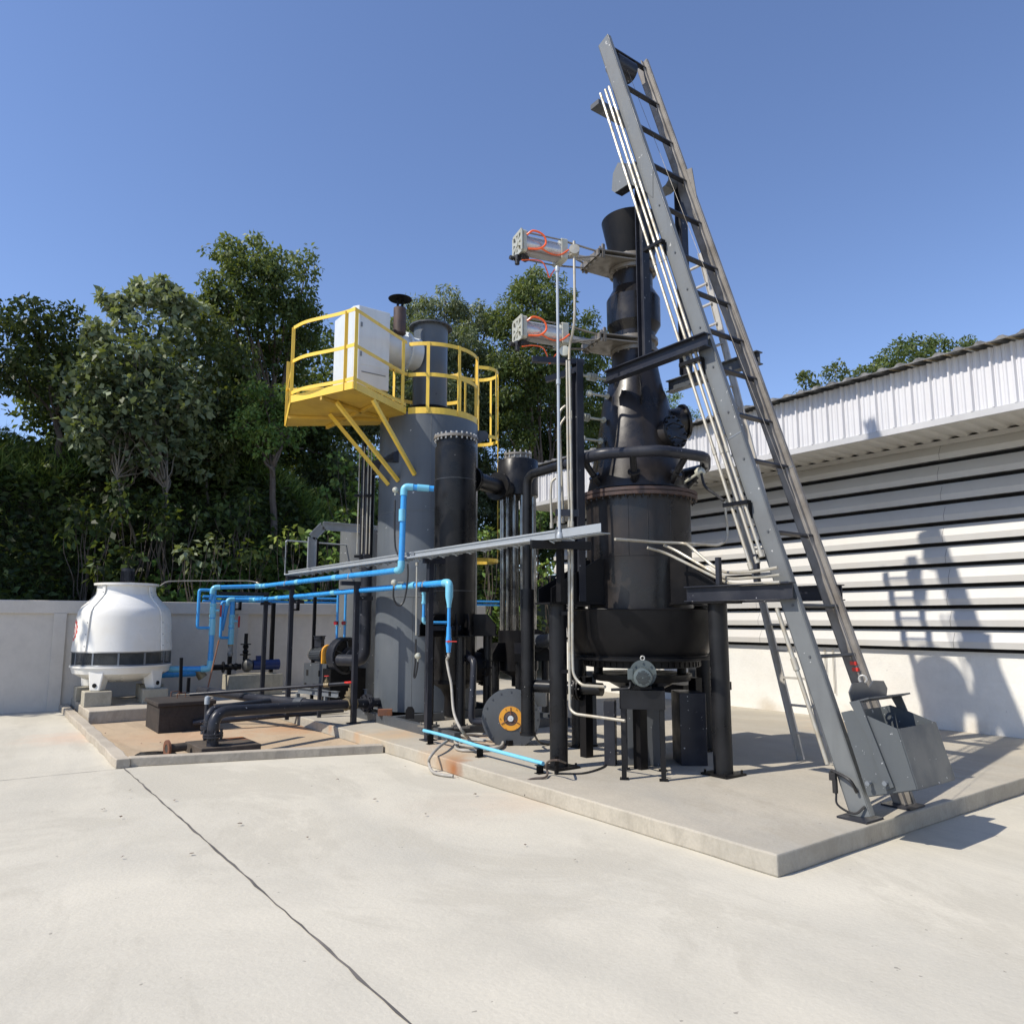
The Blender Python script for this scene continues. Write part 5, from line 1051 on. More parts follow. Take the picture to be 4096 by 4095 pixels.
# dark channels with small conduits left of the tank
CT = thing('instrument_column', 'slim dark channel column with thin conduits at the left of the grey tank', 'column', (5.0, 10.9, 2.4))
cp_ = A(1445, 2200, d=12.1); obj('channel', M().bar((cp_.x, cp_.y, 2.5), (cp_.x, cp_.y, 4.5), .06, .05), 'gun', CT, smooth=False)
for du in (-24, -5, 12, 25):
    q_ = A(1452+du, 2200, d=12.0); obj('conduit', M().tube([(q_.x, q_.y, 2.65), (q_.x, q_.y, 4.4)], .011, 8), 'cond', CT)
for v in (1982, 2225):
    q_ = A(1435, v, d=11.95); obj('clamp', M().bar(q_-Vector((.06, -.04, 0)), q_+Vector((.05, -.03, 0)), .04, .04), 'black2', CT, smooth=False); q_ = A(1472, v, d=11.95); obj('clamp', M().bar(q_-Vector((.05, -.04, 0)), q_+Vector((.04, -.03, 0)), .04, .04), 'black2', CT, smooth=False)
# ================================================================ CABLE TRAYS, POSTS, BLUE PIPES
TX = 4.6; TZ = 2.425; ta = Vector((TX, 12.95, TZ)); tb_ = Vector((TX, 4.86, TZ))
TRY = thing('cable_tray', 'long straight galvanised cable tray crossing in front of the tank and the tower', 'cable tray', (TX, 9, TZ-.05))
tm = M(); tm.bar(ta, tb_+Vector((0, .55, 0)), .11, .085); tm.bar(ta+Vector((-.06, 0, -.034)), tb_+Vector((-.06, .55, -.034)), .012, .018); tm.bar(ta+Vector((-.06, 0, .034)), tb_+Vector((-.06, .55, .034)), .012, .018)
tm.b2((TX-.07, 4.84, TZ-.04), (TX-.062, 5.45, TZ+.04)); tm.b2((TX-.062, 4.84, TZ-.05), (TX+.05, 5.45, TZ-.042))
obj('trunking', tm, 'galv', TRY, smooth=False, bevel=.003)
jt = M()
for y in (11.9, 8.35, 5.45): jt.b2((TX-.068, y-.04, TZ-.045), (TX-.0555, y+.04, TZ+.046))
obj('joint_sleeve', jt, 'galvd', TRY, smooth=False)
y = 12.8
while y > 5.2:
    ct = M(); ct.b2((TX-.02, y-.09, TZ-.058), (TX+.03, y+.06, TZ-.046)); ct.tube([(TX-.045, y, TZ-.05), (TX-.02, y-.04, TZ-.075), (TX+.02, y, TZ-.07)], .006, 5); y -= .3
    obj('cable_tie', ct, 'galv', TRY, smooth=False)
# galvanised pipe clipped to the tray, turning up twice
gp = M().pipe([(TX-.085, 13.05, 3.0), (TX-.085, 13.05, TZ-.02), (TX-.085, 9.5, TZ-.03), (TX-.085, 5.85, TZ-.03)], .014, .03, 10)
pu = A(2227, 1690, d=7.9); a0 = A(2238, 2155, x=TX-.085); gtop = A(2214, 1085, x=TX-.085)
gp.pipe([(TX-.085, a0.y, TZ-.03), (TX-.085, a0.y, gtop.z)], .015, .02, 10); gp.lathe((TX-.085, a0.y, gtop.z), [(0, .03), (.02, .025), (.026, 0), (.022, -.03)], 14)
gp.lathe((TX-.085, a0.y, TZ-.03), [(0, -.03), (.03, -.02), (.032, .01), (.022, .04)], 14); gp.cyl((TX-.085, a0.y, 3.9), (0, 0, .05), .022, 12)
tag(obj('air_pipe', gp, 'galv'), 'thin galvanised air pipe clipped to the long tray and rising beside the tower', 'pipe')
fp = M().pipe([(TX-.085, 13.05, TZ-.02), (TX-.085, 13.05, 3.02), (6.3, 13.2, 3.02)], .014, .03, 10); tag(obj('far_air_pipe', fp, 'galv'), 'thin galvanised pipe framing the far end of the long cable tray', 'pipe')
# rising far tray
def trayL(mb, pts, w, h, up=None):
    for a, b_ in zip(pts, pts[1:]):
        a = Vector(a); b_ = Vector(b_); mb.bar(a, b_, w, .008, up); S_, U_, W_ = frame(b_-a, up)
        for sg in (-1, 1): mb.bar(a+S_*sg*w/2+U_*h/2, b_+S_*sg*w/2+U_*h/2, .006, h, up); mb.bar(a+S_*sg*w/2.0+U_*h, b_+S_*sg*w/2.0+U_*h, .022, .006, up)
ft = M(); yy = 12.95
p_ = [A(1200, 2280, y=yy), A(1198, 2112, y=yy), A(1245, 2070, y=yy)]
e_ = A(1440, 2086, y=12.7); trayL(ft, [Vector((4.95, yy, 2.45)), Vector((4.95, yy, 3.1)), Vector((5.15, yy, 3.32)), Vector((8.4, yy-.0, 3.32))], .14, .05, (0, -1, 0))
tag(obj('far_cable_tray', ft, 'galv', smooth=False), 'dull galvanised tray rising and bending over behind the grey tank', 'cable tray')
fb = M().bar((5.1, yy+.12, .14), (5.1, yy+.12, 3.05), .05, .05); solo('tray_post', fb, 'black2', 'black post behind the bend of the far cable tray', 'post', smooth=False)
def post(x, y, zt_, lab, arms, mat='gun', w=.072, z0=P, lean=0, group='dark pipe rack posts'):
    t = thing('rack_post', lab, 'post', (x, y, z0), group)
    obj('upright', M().bar((x+lean, y, z0), (x, y, zt_), w, w, (1, 0, 0)), mat, t, smooth=False, bevel=.003)
    obj('base_plate', M().b2((x+lean-.08, y-.08, z0+.001), (x+lean+.08, y+.08, z0+.012)), mat, t, smooth=False)
    for (z, xa, xb) in arms: obj('arm', M().bar((x+xa, y-.0, z), (x+xb, y-.0, z), .05, .06), mat, t, smooth=False)
    return t
post(4.67, 8.13, 2.36, 'near black rack post carrying the tray beside the black vessel', [(2.34, -.1, .2), (1.98, .0, -.16), (1.5, -.02, .45)])
post(4.55, 10.05, 2.16, 'black rack post in front of the left side of the grey tank', [(2.13, -.25, .05), (1.92, .03, .25)])
post(4.55, 12.75, 2.2, 'tall black rack post in front of the wall, left of the fan', [(2.16, -.28, .05), (1.92, .0, .22), (2.34, -.1, .15)])
post(4.65, 14.45, 2.14, 'black rack post on the far side, beside the blue pump motor', [(2.1, -.9, .05), (1.92, -.1, .1)])
post(5.05, 15.2, 1.95, 'thin weathered post standing against the wall behind the rack', [], mat='black2')
post(4.22, 15.1, 2.05, 'weathered leaning post by the blue water pump', [(2.02, -.1, .2)], mat='black2', z0=.2, lean=-.03)
# T support of the tray on the tower bracket
c1 = Vector((4.78, 5.68, 0)); ts = thing('tray_support', 'black T shaped support holding the tray end on the tower bracket', 'support', (4.78, 5.68, 1.79))
obj('upright', M().bar((4.74, 5.66, 1.78), (4.74, 5.66, 2.33), .07, .05), 'black2', ts, smooth=False); obj('cross_arm', M().bar((4.42, 5.72, 2.34), (5.0, 5.5, 2.34), .07, .08), 'black2', ts, smooth=False)
# instrument post
ip = Vector((5.05, 5.72, 0)); IP = thing('instrument_post', 'tall dark channel post on the tower bracket carrying vertical conduits', 'post', (5.05, 5.72, 1.79))
obj('channel', M().ibeam(ip+Z*1.79, ip+Z*4.33, .09, .09, .008, (0, 1, 0)), 'gun', IP, smooth=False)
cpt = [A(2228, 1440, d=7.7), A(2298, 1460, d=7.65)]; obj('top_arm', M().bar(Vector((4.62, 5.95, 4.34)), Vector((5.12, 5.7, 4.34)), .06, .06), 'gun', IP, smooth=False); obj('side_arm', M().bar(Vector((4.8, 5.95, 4.15)), Vector((5.05, 5.72, 4.25)), .05, .06), 'gun', IP, smooth=False)
obj('lower_arm', M().bar(A(2222, 2050, d=7.5), A(2315, 2054, d=7.5), .05, .07), 'gun', IP, smooth=False)
IL = ['pale conduit hugging the left face of the instrument post', 'pale conduit hugging the right face of the instrument post', 'short pale conduit curving over beside the galvanised riser', 'taller pale conduit curving behind the galvanised riser', 'shortest pale conduit hooking over left of the risers']
for i, pts in enumerate([[(2267, 1442, 7.55), (2272, 1900, 7.5), (2277, 2060, 7.5), (2277, 2085, 7.5)], [(2277, 1444, 7.5), (2284, 1900, 7.45), (2287, 2060, 7.45), (2287, 2085, 7.45)], [(2262, 1622, 7.7), (2240, 1640, 7.7), (2232, 1700, 7.7), (2234, 2085, 7.7)], [(2262, 1668, 7.75), (2238, 1700, 7.75), (2248, 1960, 7.75), (2252, 2070, 7.75)], [(2222, 1912, 7.7), (2206, 1925, 7.7), (2202, 1975, 7.7), (2206, 2090, 7.7)]]):
    w_ = [A(u, v, d=d) for u, v, d in pts]
    m = M().tube(fillet(w_, .1), .013, 8); m.cyl(w_[-1], (0, 0, -.06), .02, 10); tag(obj('post_conduit', m, 'cond'), IL[i], 'conduit', 'conduits on the instrument post')
hi = [A(2296, 1005, d=7.35), A(2298, 1250, d=7.35), A(2290, 1330, d=7.4), A(2279, 1380, d=7.5), A(2276, 1440, d=7.5)]
m = M().tube(catmull(hi, 5), .014, 8); m.lathe(hi[0], [(0, .06), (.02, .05), (.02, .0), (.045, -.02), (.045, -.05), (0, -.06)], 14); m.lathe(hi[0]+Vector((.0, .0, .0)), [(0, -.05), (.055, -.045), (.055, .045), (0, .05)], 20, Vector((-.6, -.8, .1))); m.cyl(hi[0]+Z*.05, (0, 0, .06), .015, 10)
tag(obj('sensor_conduit', m, 'cond'), 'tall bare conduit with round sensor head by the upper cylinder rods', 'conduit')
sh2 = A(2259, 1408, d=7.6); m = M().lathe(sh2, [(0, 0), (.055, .0), (.055, .04), (0, .045)], 24, Vector((-.7, -.7, 0))); tag(obj('junction_head', m, 'cast'), 'round grey junction head on top of the instrument post', 'junction box')
for i, (u, u2) in enumerate(((2275, 2275), (2287, 2287))):
    w_ = [A(u, 2180, d=7.42), A(u+2, 2600, d=7.38)]
    if i == 0: w_ += [A(2279, 2835, d=7.35), A(2300, 2855, d=7.3), A(2500, 2882, d=7.0)]
    else: w_ += [A(2292, 2700, d=7.35), A(2325, 2740, d=7.3), A(2420, 2746, d=7.0)]
    m = M().tube(fillet(w_, .16, 8), .0145, 10); tag(obj('down_conduit', m, 'cond'), ['longer pale conduit running down the left tower column to the stand leg', 'shorter pale conduit running down the left tower column to the motor'][i], 'conduit', 'conduits down the left column')
for v, lab in ((2452, 'upper black clamp on the left tower column'), (2685, 'lower black clamp on the left tower column')):
    q_ = A(2280, v, d=7.42); tag(obj('conduit_clamp', M().bar(q_+Vector((-.06, .06, 0)), q_+Vector((.05, -.03, 0)), .035, .035), 'black2', smooth=False), lab, 'clamp', 'clamps on the left column')
# ---- blue pipes
PXx = 4.45
def bpipe(name, pts, r, lab, bend=.08, coll=(), mat='blue', group=None, extra=None):
    t = thing(name, lab, 'pipe', Vector(pts[-1]), group); pts = [Vector(p) for p in pts]
    obj('pipe', M().pipe(pts, r, bend, 16), mat, t)
    for i in range(1, len(pts)-1):   # elbow fittings as sockets
        a, b_, c = pts[i-1], pts[i], pts[i+1]; d1 = (a-b_).normalized(); d2 = (c-b_).normalized(); k = r*3.0
        if d1.dot(d2) > -.9: obj('elbow', M().pipe([b_+d1*k, b_, b_+d2*k], r*1.2, r*1.9, 16), 'bluel', t)
    for (q, dv) in coll:
        q = Vector(q); dv = Vector(dv).normalized(); obj('coupling', M().tube([q-dv*r*2, q+dv*r*2], r*1.16, 16), 'bluel', t)
    return t
def ubolts(L):
    for i, (x, y, z, r, lab) in enumerate(L):
        u = M().tube([(x-r*1.15, y, z-r*1.3), (x-r*1.15, y, z), (x-r*.8, y, z+r*.85), (x, y, z+r*1.18), (x+r*.8, y, z+r*.85), (x+r*1.15, y, z), (x+r*1.15, y, z-r*1.3)], .006, 6)
        solo('pipe_clip', u, 'bolt', lab, 'clip', 'clips holding the blue rack pipes')
v0 = A(1604, 2281, x=PXx); v1 = A(1604, 1947, x=PXx); zt1 = 2.24
y0b = 14.15
tz = A(1735, 1955, d=9.6)
b1 = bpipe('water_pipe', [tz, Vector((v0.x+.02, v0.y, 3.33)), Vector((v0.x, v0.y, zt1)), Vector((v0.x, y0b, 2.24)), Vector((3.62, 14.3, 2.2)), Vector((3.6, 14.35, 1.98))], .039, 'upper blue water pipe running along the rack and up to the black vessel', .06, [((PXx, 10.6, 2.24), (0, 1, 0)), ((PXx, 12.2, 2.24), (0, 1, 0)), ((PXx, 13.9, 2.24), (0, 1, 0)), (tz.lerp(Vector((v0.x, v0.y, 3.33)), .35), tz-v0-Z*1.1+Z*.0), ((v0.x, v0.y, 2.95), (0, 0, 1))])
ex, ey = 4.6, 7.72; zp2 = 2.045
q2_ = A(1797, 2325, x=4.6)
b2 = bpipe('water_pipe', [(4.6, q2_.y, 1.86), (4.6, q2_.y, zp2), (4.6, 15.0, 2.0), (4.1, 15.05, 2.0), (4.02, 15.1, 1.4)], .039, 'second blue water pipe below the first, ending at the elbow by the vessel', .06, [((4.6, 8.45, zp2), (0, 1, 0)), ((4.6, 8.75, zp2), (0, 1, 0)), ((4.6, 11.0, 2.03), (0, 1, 0)), ((4.6, 13.6, 2.01), (0, 1, 0))], group=None)
ex, ey = 4.6, q2_.y
zA = A(1797, 2385, x=4.6).z; zB = A(1797, 2420, x=4.6).z; zC = A(1797, 2520, x=4.6).z; zD = A(1797, 2565, x=4.6).z
dl = thing('drop_leg', 'slim blue drop leg with red ball valve feeding the grey hose', 'pipe', (ex, ey, zD))
obj('reducer', M().lathe((ex, ey, 0), [(.046, zA+.13), (.046, zA), (.026, zB), (.026, zB-.03)], 20), 'bluel', dl); obj('pipe', M().cyl((ex, ey, zC), (0, 0, zB-zC), .021, 16), 'blue', dl)
obj('valve_body', M().lathe((ex, ey, 0), [(.026, zC+.04), (.028, zC-.06), (.034, zC-.1), (.036, zC-.16), (.03, zC-.2), (.026, zC-.26)], 20), 'blue', dl)
vh = Vector((ex, ey, zC-.13)); obj('handle', M().cyl(vh, (-.03, -.05, 0), .014, 10).bar(vh+Vector((-.05, -.02, 0)), vh+Vector((.05, -.1, -.0)), .02, .012), 'red', dl)
obj('hose_clip', M().cyl((ex, ey, zC-.31), (0, 0, .05), .017, 12).bar((ex-.04, ey, zC-.3), (ex+.03, ey, zC-.28), .006, .006), 'bolt', dl)
hz0 = zC-.31
hp2 = [Vector((ex, ey, hz0)), A(1787, 2640, d=8.9), A(1795, 2690, d=8.85), A(1805, 2740, d=8.8), A(1812, 2830, d=8.7), A(1825, 2880, d=8.6), A(1850, 2925, d=8.5), A(1880, 2950, z=P+.03), A(1960, 2958, z=P+.03), A(2010, 2965, z=P+.03), A(1990, 2990, z=P+.03), A(1880, 2985, z=P+.03), A(1820, 2970, z=P+.03), A(1830, 2945, z=P+.05), A(1900, 2935, z=P+.05), A(1990, 2945, z=P+.05), A(2010, 2975, z=P+.03), A(1960, 2998, z=P+.02), A(1850, 3000, z=P+.02), A(1822, 2985, z=P+.02), A(1870, 2960, z=P+.06), A(1940, 2962, z=P+.06), A(1870, 2948, z=P+.06), A(1830, 2942, z=P+.05), A(1770, 2975, z=P+.08), A(1725, 3020, z=P+.03), A(1715, 3050, z=.09), A(1730, 3085, z=.03), A(1770, 3098, z=.02), A(1812, 3103, z=.02)]
solo('grey_hose', M().tube(catmull(hp2, 6), .0165, 10), 'hose', 'flattened grey hose coiled on the plinth and spilling over its edge', 'hose')
by = thing('bypass_pipe', 'thin blue bypass pipe with union nuts dropping from the second blue pipe', 'pipe', (4.63, 8.35, 1.2))
bx, byy = 4.66, A(1696, 2345, x=4.66).y; zl = A(1696, 2490, x=4.66).z
obj('pipe', M().pipe([(bx, byy, zp2), (bx, byy, zl), (bx+.28, byy-.1, zl)], .02, .04, 14), 'blue', by); obj('union', M().cyl((bx, byy, zp2-.12), (0, 0, .03), .032, 8).cyl((bx, byy, zp2-.24), (0, 0, .03), .032, 8).cyl((bx, byy, zp2-.24), (0, 0, .13), .025, 14), 'bluel', by)
obj('elbow', M().pipe([(bx, byy, zl+.07), (bx, byy, zl), (bx+.08, byy-.03, zl)], .025, .035, 14), 'bluel', by)
# risers by the pump / tower
def valve_leg(x, y, zt_, zb, lab, side):
    t = thing('water_riser', lab, 'pipe', (x, y, zb), 'blue valve legs beside the cooling tower')
    obj('pipe', M().cyl((x, y, zb), (0, 0, zt_-zb), .045, 18), 'blue', t)
    zm = zt_-.42; obj('valve_body', M().lathe((x, y, 0), [(.058, zm+.13), (.058, zm+.08), (.05, zm+.07), (.056, zm+.03), (.056, zm-.03), (.05, zm-.07), (.058, zm-.08), (.058, zm-.13)], 22), 'bluel', t); obj('tee', M().cyl((x, y, zm-.45), (0, 0, .3), .056, 20), 'bluel', t)
    obj('stem', M().cyl((x, y, zm), (.1, -.06, 0), .02, 12), 'bluel', t); obj('handle', M().bar((x+.12, y-.07, zm-.12), (x+.12, y-.07, zm+.1), .035, .03), 'redd', t, smooth=False, bevel=.005)
    obj('bypass', M().pipe([(x, y, zt_-.05), (x+side, y, zt_-.05), (x+side, y, zm-.32), (x, y, zm-.32)], .028, .04, 14), 'blue', t)
    return t
k1 = A(856, 2360, y=14.35); k2 = A(931, 2390, y=15.05)
valve_leg(k1.x, k1.y, 2.2, .74, 'tall blue leg with dark red lever valve nearest the white cooling tower', -.26)
valve_leg(k2.x, k2.y, 2.0, 1.22, 'shorter blue leg with dark red lever valve above the pump', -.2)
lw = k1; obj_ = bpipe('return_pipe', [(k1.x, k1.y, 1.0), (k1.x, k1.y, .72), (2.5, 14.8, .72)], .05, 'blue return pipe running low into the cooling tower basin', .07, [((3.1, 14.57, .72), (1, -.4, 0))])
bpipe('suction_pipe', [(3.55, 15.0, .6), (2.6, 14.9, .6)], .052, 'lower blue suction pipe from the cooling tower towards the pump', .05)
PU = A(1020, 2660, y=15.0)
pm = thing('water_pump', 'dark blue motor pump on a concrete block by the wall', 'pump', (PU.x-.2, 15.0, .55))
pz = .72
obj('motor', M().tube([(PU.x-.05, 15.0, pz), (PU.x+.4, 15.0, pz)], .1, 28), 'blued', pm); obj('fan_cover', M().cyl((PU.x+.4, 15, pz), (.07, 0, 0), .105, 28), 'blued', pm); obj('terminal_box', M().b2((PU.x+.02, 14.95, pz+.09), (PU.x+.14, 15.05, pz+.18)), 'blued', pm, smooth=False)
obj('casing', M().lathe((PU.x-.25, 15, pz), [(.05, .0), (.1, .02), (.13, .05), (.13, .12), (.09, .18)], 28, (1, 0, 0)), 'castd', pm)
obj('discharge', M().cyl((PU.x-.2, 15, pz+.1), (0, 0, .12), .045, 18).cyl((PU.x-.2, 15, pz+.2), (0, 0, .02), .1, 20).lathe((PU.x-.2, 15, pz+.22), [(.04, 0), (.06, .05), (.035, .09), (.06, .14), (.04, .18)], 18).cyl((PU.x-.2, 15, pz+.4), (0, 0, .02), .1, 20).cyl((PU.x-.2, 15, pz+.42), (0, 0, .2), .035, 16), 'black2', pm)
obj('suction', M().tube([(PU.x-.95, 15, pz-.02), (PU.x-.28, 15, pz-.02)], .055, 18).cyl((PU.x-.62, 15, pz-.02), (.02, 0, 0), .11, 20).lathe((PU.x-.42, 15, pz-.02), [(.05, -.1), (.075, -.05), (.05, 0), (.075, .05), (.05, .1)], 18, (1, 0, 0)), 'black2', pm); obj('strainer', M().tube([(PU.x-1.1, 15, pz-.02), (PU.x-.98, 14.98, pz-.2)], [.07, .09], 16), 'brass', pm)
obj('check_valve', M().cyl((k2.x, k2.y, 1.1), (0, 0, .13), .052, 8), 'brass', pm); obj('riser', M().lathe((k2.x, k2.y, 0), [(.05, 1.1), (.045, .98), (.055, .97), (.055, .93), (.04, .9), (.035, pz+.5)], 18), 'galvd', pm)
solo('pump_block', M().b2((PU.x-.55, 14.8, P), (PU.x+.5, 15.25, .55)), 'block', 'grey concrete block under the water pump', 'block', smooth=False, bevel=.01)
# wall pipes
for i, z in enumerate((2.06, 1.975)):
    t = bpipe('wall_pipe', [(3.7, 15.35, z), (11.2, 15.35, z)], .026, ['upper thin blue pipe running along the top of the boundary wall', 'lower thin blue pipe running along the top of the boundary wall'][i], .05, [((x, 15.35, z), (1, 0, 0)) for x in (5.6, 8.2, 9.4)], group='thin blue pipes along the wall')
for i, x in enumerate((4.4, 5.6, 7.2, 8.4, 9.7)): solo('pipe_bracket', M().b2((x, 15.3, 1.80), (x+.04, 15.4, 2.04)).b2((x, 15.3, 1.80), (x+.04, 15.69, 1.84)), 'black2', ['first', 'second', 'third', 'fourth', 'fifth'][i]+' small black bracket from the left under the blue wall pipes', 'bracket', 'brackets under the wall pipes', smooth=False)
for i, (u, col) in enumerate(((1345, 'redd'), (1376, 'redd'))):
    q_ = A(u, 2600, d=13.6); t = thing('thin_riser', ['left thin blue riser with red valve behind the fan housing', 'right thin blue riser with red valve behind the fan housing'][i], 'pipe', (q_.x, q_.y, 1.1), 'thin blue risers behind the fan')
    obj('pipe', M().cyl((q_.x, q_.y, 1.1), (0, 0, 1.05), .022, 12), 'blue', t); obj('valve', M().cyl((q_.x, q_.y, 1.5), (0, 0, .1), .03, 12), 'bluel', t); obj('handle', M().cyl((q_.x-.03, q_.y-.05, 1.55), (-.04, -.02, 0), .035, 12), 'redd', t)
# loose blue pipe along the plinth
pth = [A(1695, 2921, z=.28), A(1790, 2945, z=.27), A(1920, 2985, z=.25), A(2050, 3020, z=.24), A(2172, 3053, z=.24)]
LP = thing('loose_blue_pipe', 'bowed light blue pipe on little black stands along the plinth edge', 'pipe', (4.5, 7, P)); obj('pipe', M().tube(catmull(pth, 6), .02, 14), 'bluel', LP)
for i, q_ in enumerate((pth[0].lerp(pth[1], .3), A(1920, 2985, z=.25), A(2160, 3050, z=.24))):
    m = M().b2((q_.x-.045, q_.y-.035, P+.001), (q_.x+.045, q_.y+.035, P+.008)).b2((q_.x-.04, q_.y-.0, P), (q_.x+.04, q_.y+.008, q_.z-.018)).b2((q_.x-.045, q_.y-.03, q_.z-.026), (q_.x+.045, q_.y+.03, q_.z-.019)); solo('pipe_stand', m, 'black2', ['black stand under the blue pipe by the rack post foot', 'black stand under the middle of the bowed blue pipe', 'black stand under the blue pipe end by the tower column'][i], 'stand', 'little stands under the loose pipe', smooth=False)
bc_ = [A(2262, 3050, d=7.35), A(2235, 3040, z=.33), A(2200, 3042, z=.3), A(2183, 3060, z=.24), A(2190, 3090, z=.17), A(2180, 3108, z=.155), A(2140, 3112, z=.15), A(2110, 3122, z=.13), A(2098, 3150, z=.06), A(2101, 3180, z=.02)]
solo('brown_cable', M().tube(catmull(bc_, 6), .0105, 8), paint('brown_cable', (.07, .05, .04), .6), 'brown cable drooping over the plinth edge by the left tower column', 'cable')
bc_ = [A(2225, 3045, z=.2), A(2222, 3085, z=.16), A(2260, 3093, z=.15), A(2340, 3090, z=.15), A(2415, 3065, z=.15), A(2420, 3040, z=.15)]
solo('ground_cable', M().tube(catmull(bc_, 6), .009, 8), 'rubber', 'dark cable lying on the plinth between the column and the casing', 'cable')
bc_ = [A(2138, 2940, d=8.6), A(2155, 2965, z=.2), A(2190, 2976, z=.155), A(2220, 2962, z=.17)]
solo('black_hose', M().tube(catmull(bc_, 6), .013, 8), 'rubber', 'short black hose looping on the plinth behind the left column', 'hose')
jb = A(2222, 3038, d=7.3); solo('cable_clip_box', M().box(jb, (.05, .04, .07)).box(jb+Vector((.01, 0, -.13)), (.03, .03, .18)), 'black2', 'small black bracket box fixed low on the left tower column', 'box', smooth=False)
# cable loops in front of the tank
for i, (pts, lab) in enumerate([([(1580, 2000, 9.7), (1578, 2090, 9.7), (1580, 2180, 9.7), (1590, 2218, 9.65)], 'black cable hanging from the gauge head left of the blue riser'), ([(1574, 2345, 9.5), (1574, 2390, 9.5), (1590, 2420, 9.5), (1612, 2410, 9.5), (1625, 2360, 9.5), (1631, 2300, 9.5), (1630, 2255, 9.5)], 'black cable drooping in a U loop across the blue pipes'), ([(1663, 2555, 9.3), (1661, 2640, 9.3), (1655, 2700, 9.3), (1660, 2706, 9.3), (1668, 2670, 9.3), (1671, 2640, 9.3)], 'black cable hanging in a narrow loop before the vessel leg')]):
    solo('hanging_cable', M().tube(catmull([A(*p[:2], d=p[2]) for p in pts], 6), .012, 8), 'rubber', lab, 'cable', 'black cables hanging by the tank')
for i, (u, v, d) in enumerate(((1581, 1960, 9.7), (1576, 2330, 9.5), (1671, 2623, 9.3))):
    c = A(u, v, d=d); m = M().lathe(c, [(0, -.03), (.035, -.02), (.04, .01), (.02, .04), (0, .045)], 18, Vector((-.5, -.8, .2))); m.tube([c, c-Z*.07], .012, 8)
    if i < 2: m.tube([c, c+Vector((.2, .25, 0)) if i == 0 else c+Vector((.12, -.02, 0))], .01, 8)
    solo('gauge_head', m, 'cast', ['silver sensor head at the top of the hanging cable beside the blue riser', 'silver sensor head in front of the second blue pipe', 'small silver sensor head low beside the vessel leg'][i], 'sensor', 'sensor heads by the tank')
tc_ = M().pipe([A(1667, 2265, d=9.35), A(1664, 2540, d=9.3)], .011, .05, 8); tc_.cyl(A(1667, 2262, d=9.35), (0, 0, .04), .018, 10); solo('tank_conduit', tc_, 'cond', 'thin pale conduit standing in front of the grey tank by the vessel', 'conduit')
ubolts([(4.45, 10.05, 2.24, .039, 'clip on the upper blue pipe over the rack post beside the grey tank'), (4.45, 12.75, 2.24, .039, 'clip on the upper blue pipe over the post left of the fan'), (4.6, 8.13, 2.045, .039, 'clip on the second blue pipe at the post beside the vessel'), (4.6, 10.05, 2.035, .039, 'clip on the second blue pipe at the post beside the grey tank'), (4.6, 12.75, 2.02, .039, 'clip on the second blue pipe at the post left of the fan')])
# ---- cooling tower
WC = Vector((2.25, 14.7, 0)); WD = 14.87; wz = lambda v: A(500, v, d=WD).z; k9 = .79/197
CTW = thing('cooling_tower', 'round white fibreglass cooling tower with mesh band and motor on top', 'cooling tower', (2.25, 14.7, .2))
pr = [(195, 2602), (197, 2598), (193, 2560), (186, 2470), (182, 2447), (172, 2430), (140, 2400), (122, 2380), (117, 2365), (117, 2344), (129, 2343), (129, 2335), (118, 2334), (112, 2340), (112, 2380)]
obj('shell', M().lathe(WC, [(a*k9, wz(b_)) for a, b_ in pr], 96, caps=False), 'frp', CTW, ang=22)
ln = M().lathe(WC, [(116*k9, wz(2341)), (60*k9, wz(2341))], 48, caps=False)
rbm = M()
for a in (-144, -49, 41, 131):
    c, s_ = cos(radians(a)), sin(radians(a)); d_ = Vector((c, s_, 0)); L = [WC+d_*(r*k9+.012)+Z*wz(v) for r, v in [(197, 2598), (186, 2470), (182, 2447), (172, 2430), (140, 2400), (122, 2380), (117, 2362), (117, 2345)]]
    r_ = M()
    for p, q_ in zip(L, L[1:]): r_.bar(p, q_, .065, .022, d_)
    rr2 = obj('seam_rib', r_, 'frp', CTW, smooth=False, bevel=.004); bb_ = M()
    for p, q_ in ((L[0], .15), (L[0], .5), (L[0], .85)): bb_.cyl(L[0].lerp(L[1], q_)+d_*.009, d_*.008, .009, 8)
    for i in (3, 4, 5): bb_.cyl(L[i].lerp(L[i+1], .5)+d_*.009, d_*.008, .009, 8)
    obj('screw', bb_, 'galvd', rr2)
# mesh band
m_, t_, b_s = nt('mesh_band'); v_ = vmap(t_, 1, 1, 1); tc = t_.nodes.new('ShaderNodeTexCoord'); sp = t_.nodes.new('ShaderNodeSeparateXYZ'); t_.links.new(tc.outputs['Object'], sp.inputs[0])
b_s.inputs['Base Color'].default_value = (.045, .05, .048, 1); MT['meshb'] = m_
mb2 = M(); Rm = 193*k9; zb_, zt_ = wz(2655), wz(2600); n_ = 150; nz = 9; hgt = zt_-zb_
for i in range(n_):
    for dr in (-1, 1):
        pts = [WC+Vector((cos(2*pi*(i+dr*k*.5)/n_)*Rm, sin(2*pi*(i+dr*k*.5)/n_)*Rm, zb_+hgt*k/nz)) for k in range(nz+1)]
        for p, q_ in zip(pts, pts[1:]): 
            tt = (q_-p).normalized(); nn_ = tt.cross((p-WC).normalized())*.0045; mb2.add([p-nn_, p+nn_, q_+nn_, q_-nn_], [(0, 1, 2, 3)])
obj('mesh_band', mb2, 'meshb', CTW, smooth=False)
mf = M().ring(WC+Z*(zt_-.01), (0, 0, 1), Rm, .014, 96, 6).ring(WC+Z*(zb_+.01), (0, 0, 1), Rm, .014, 96, 6)
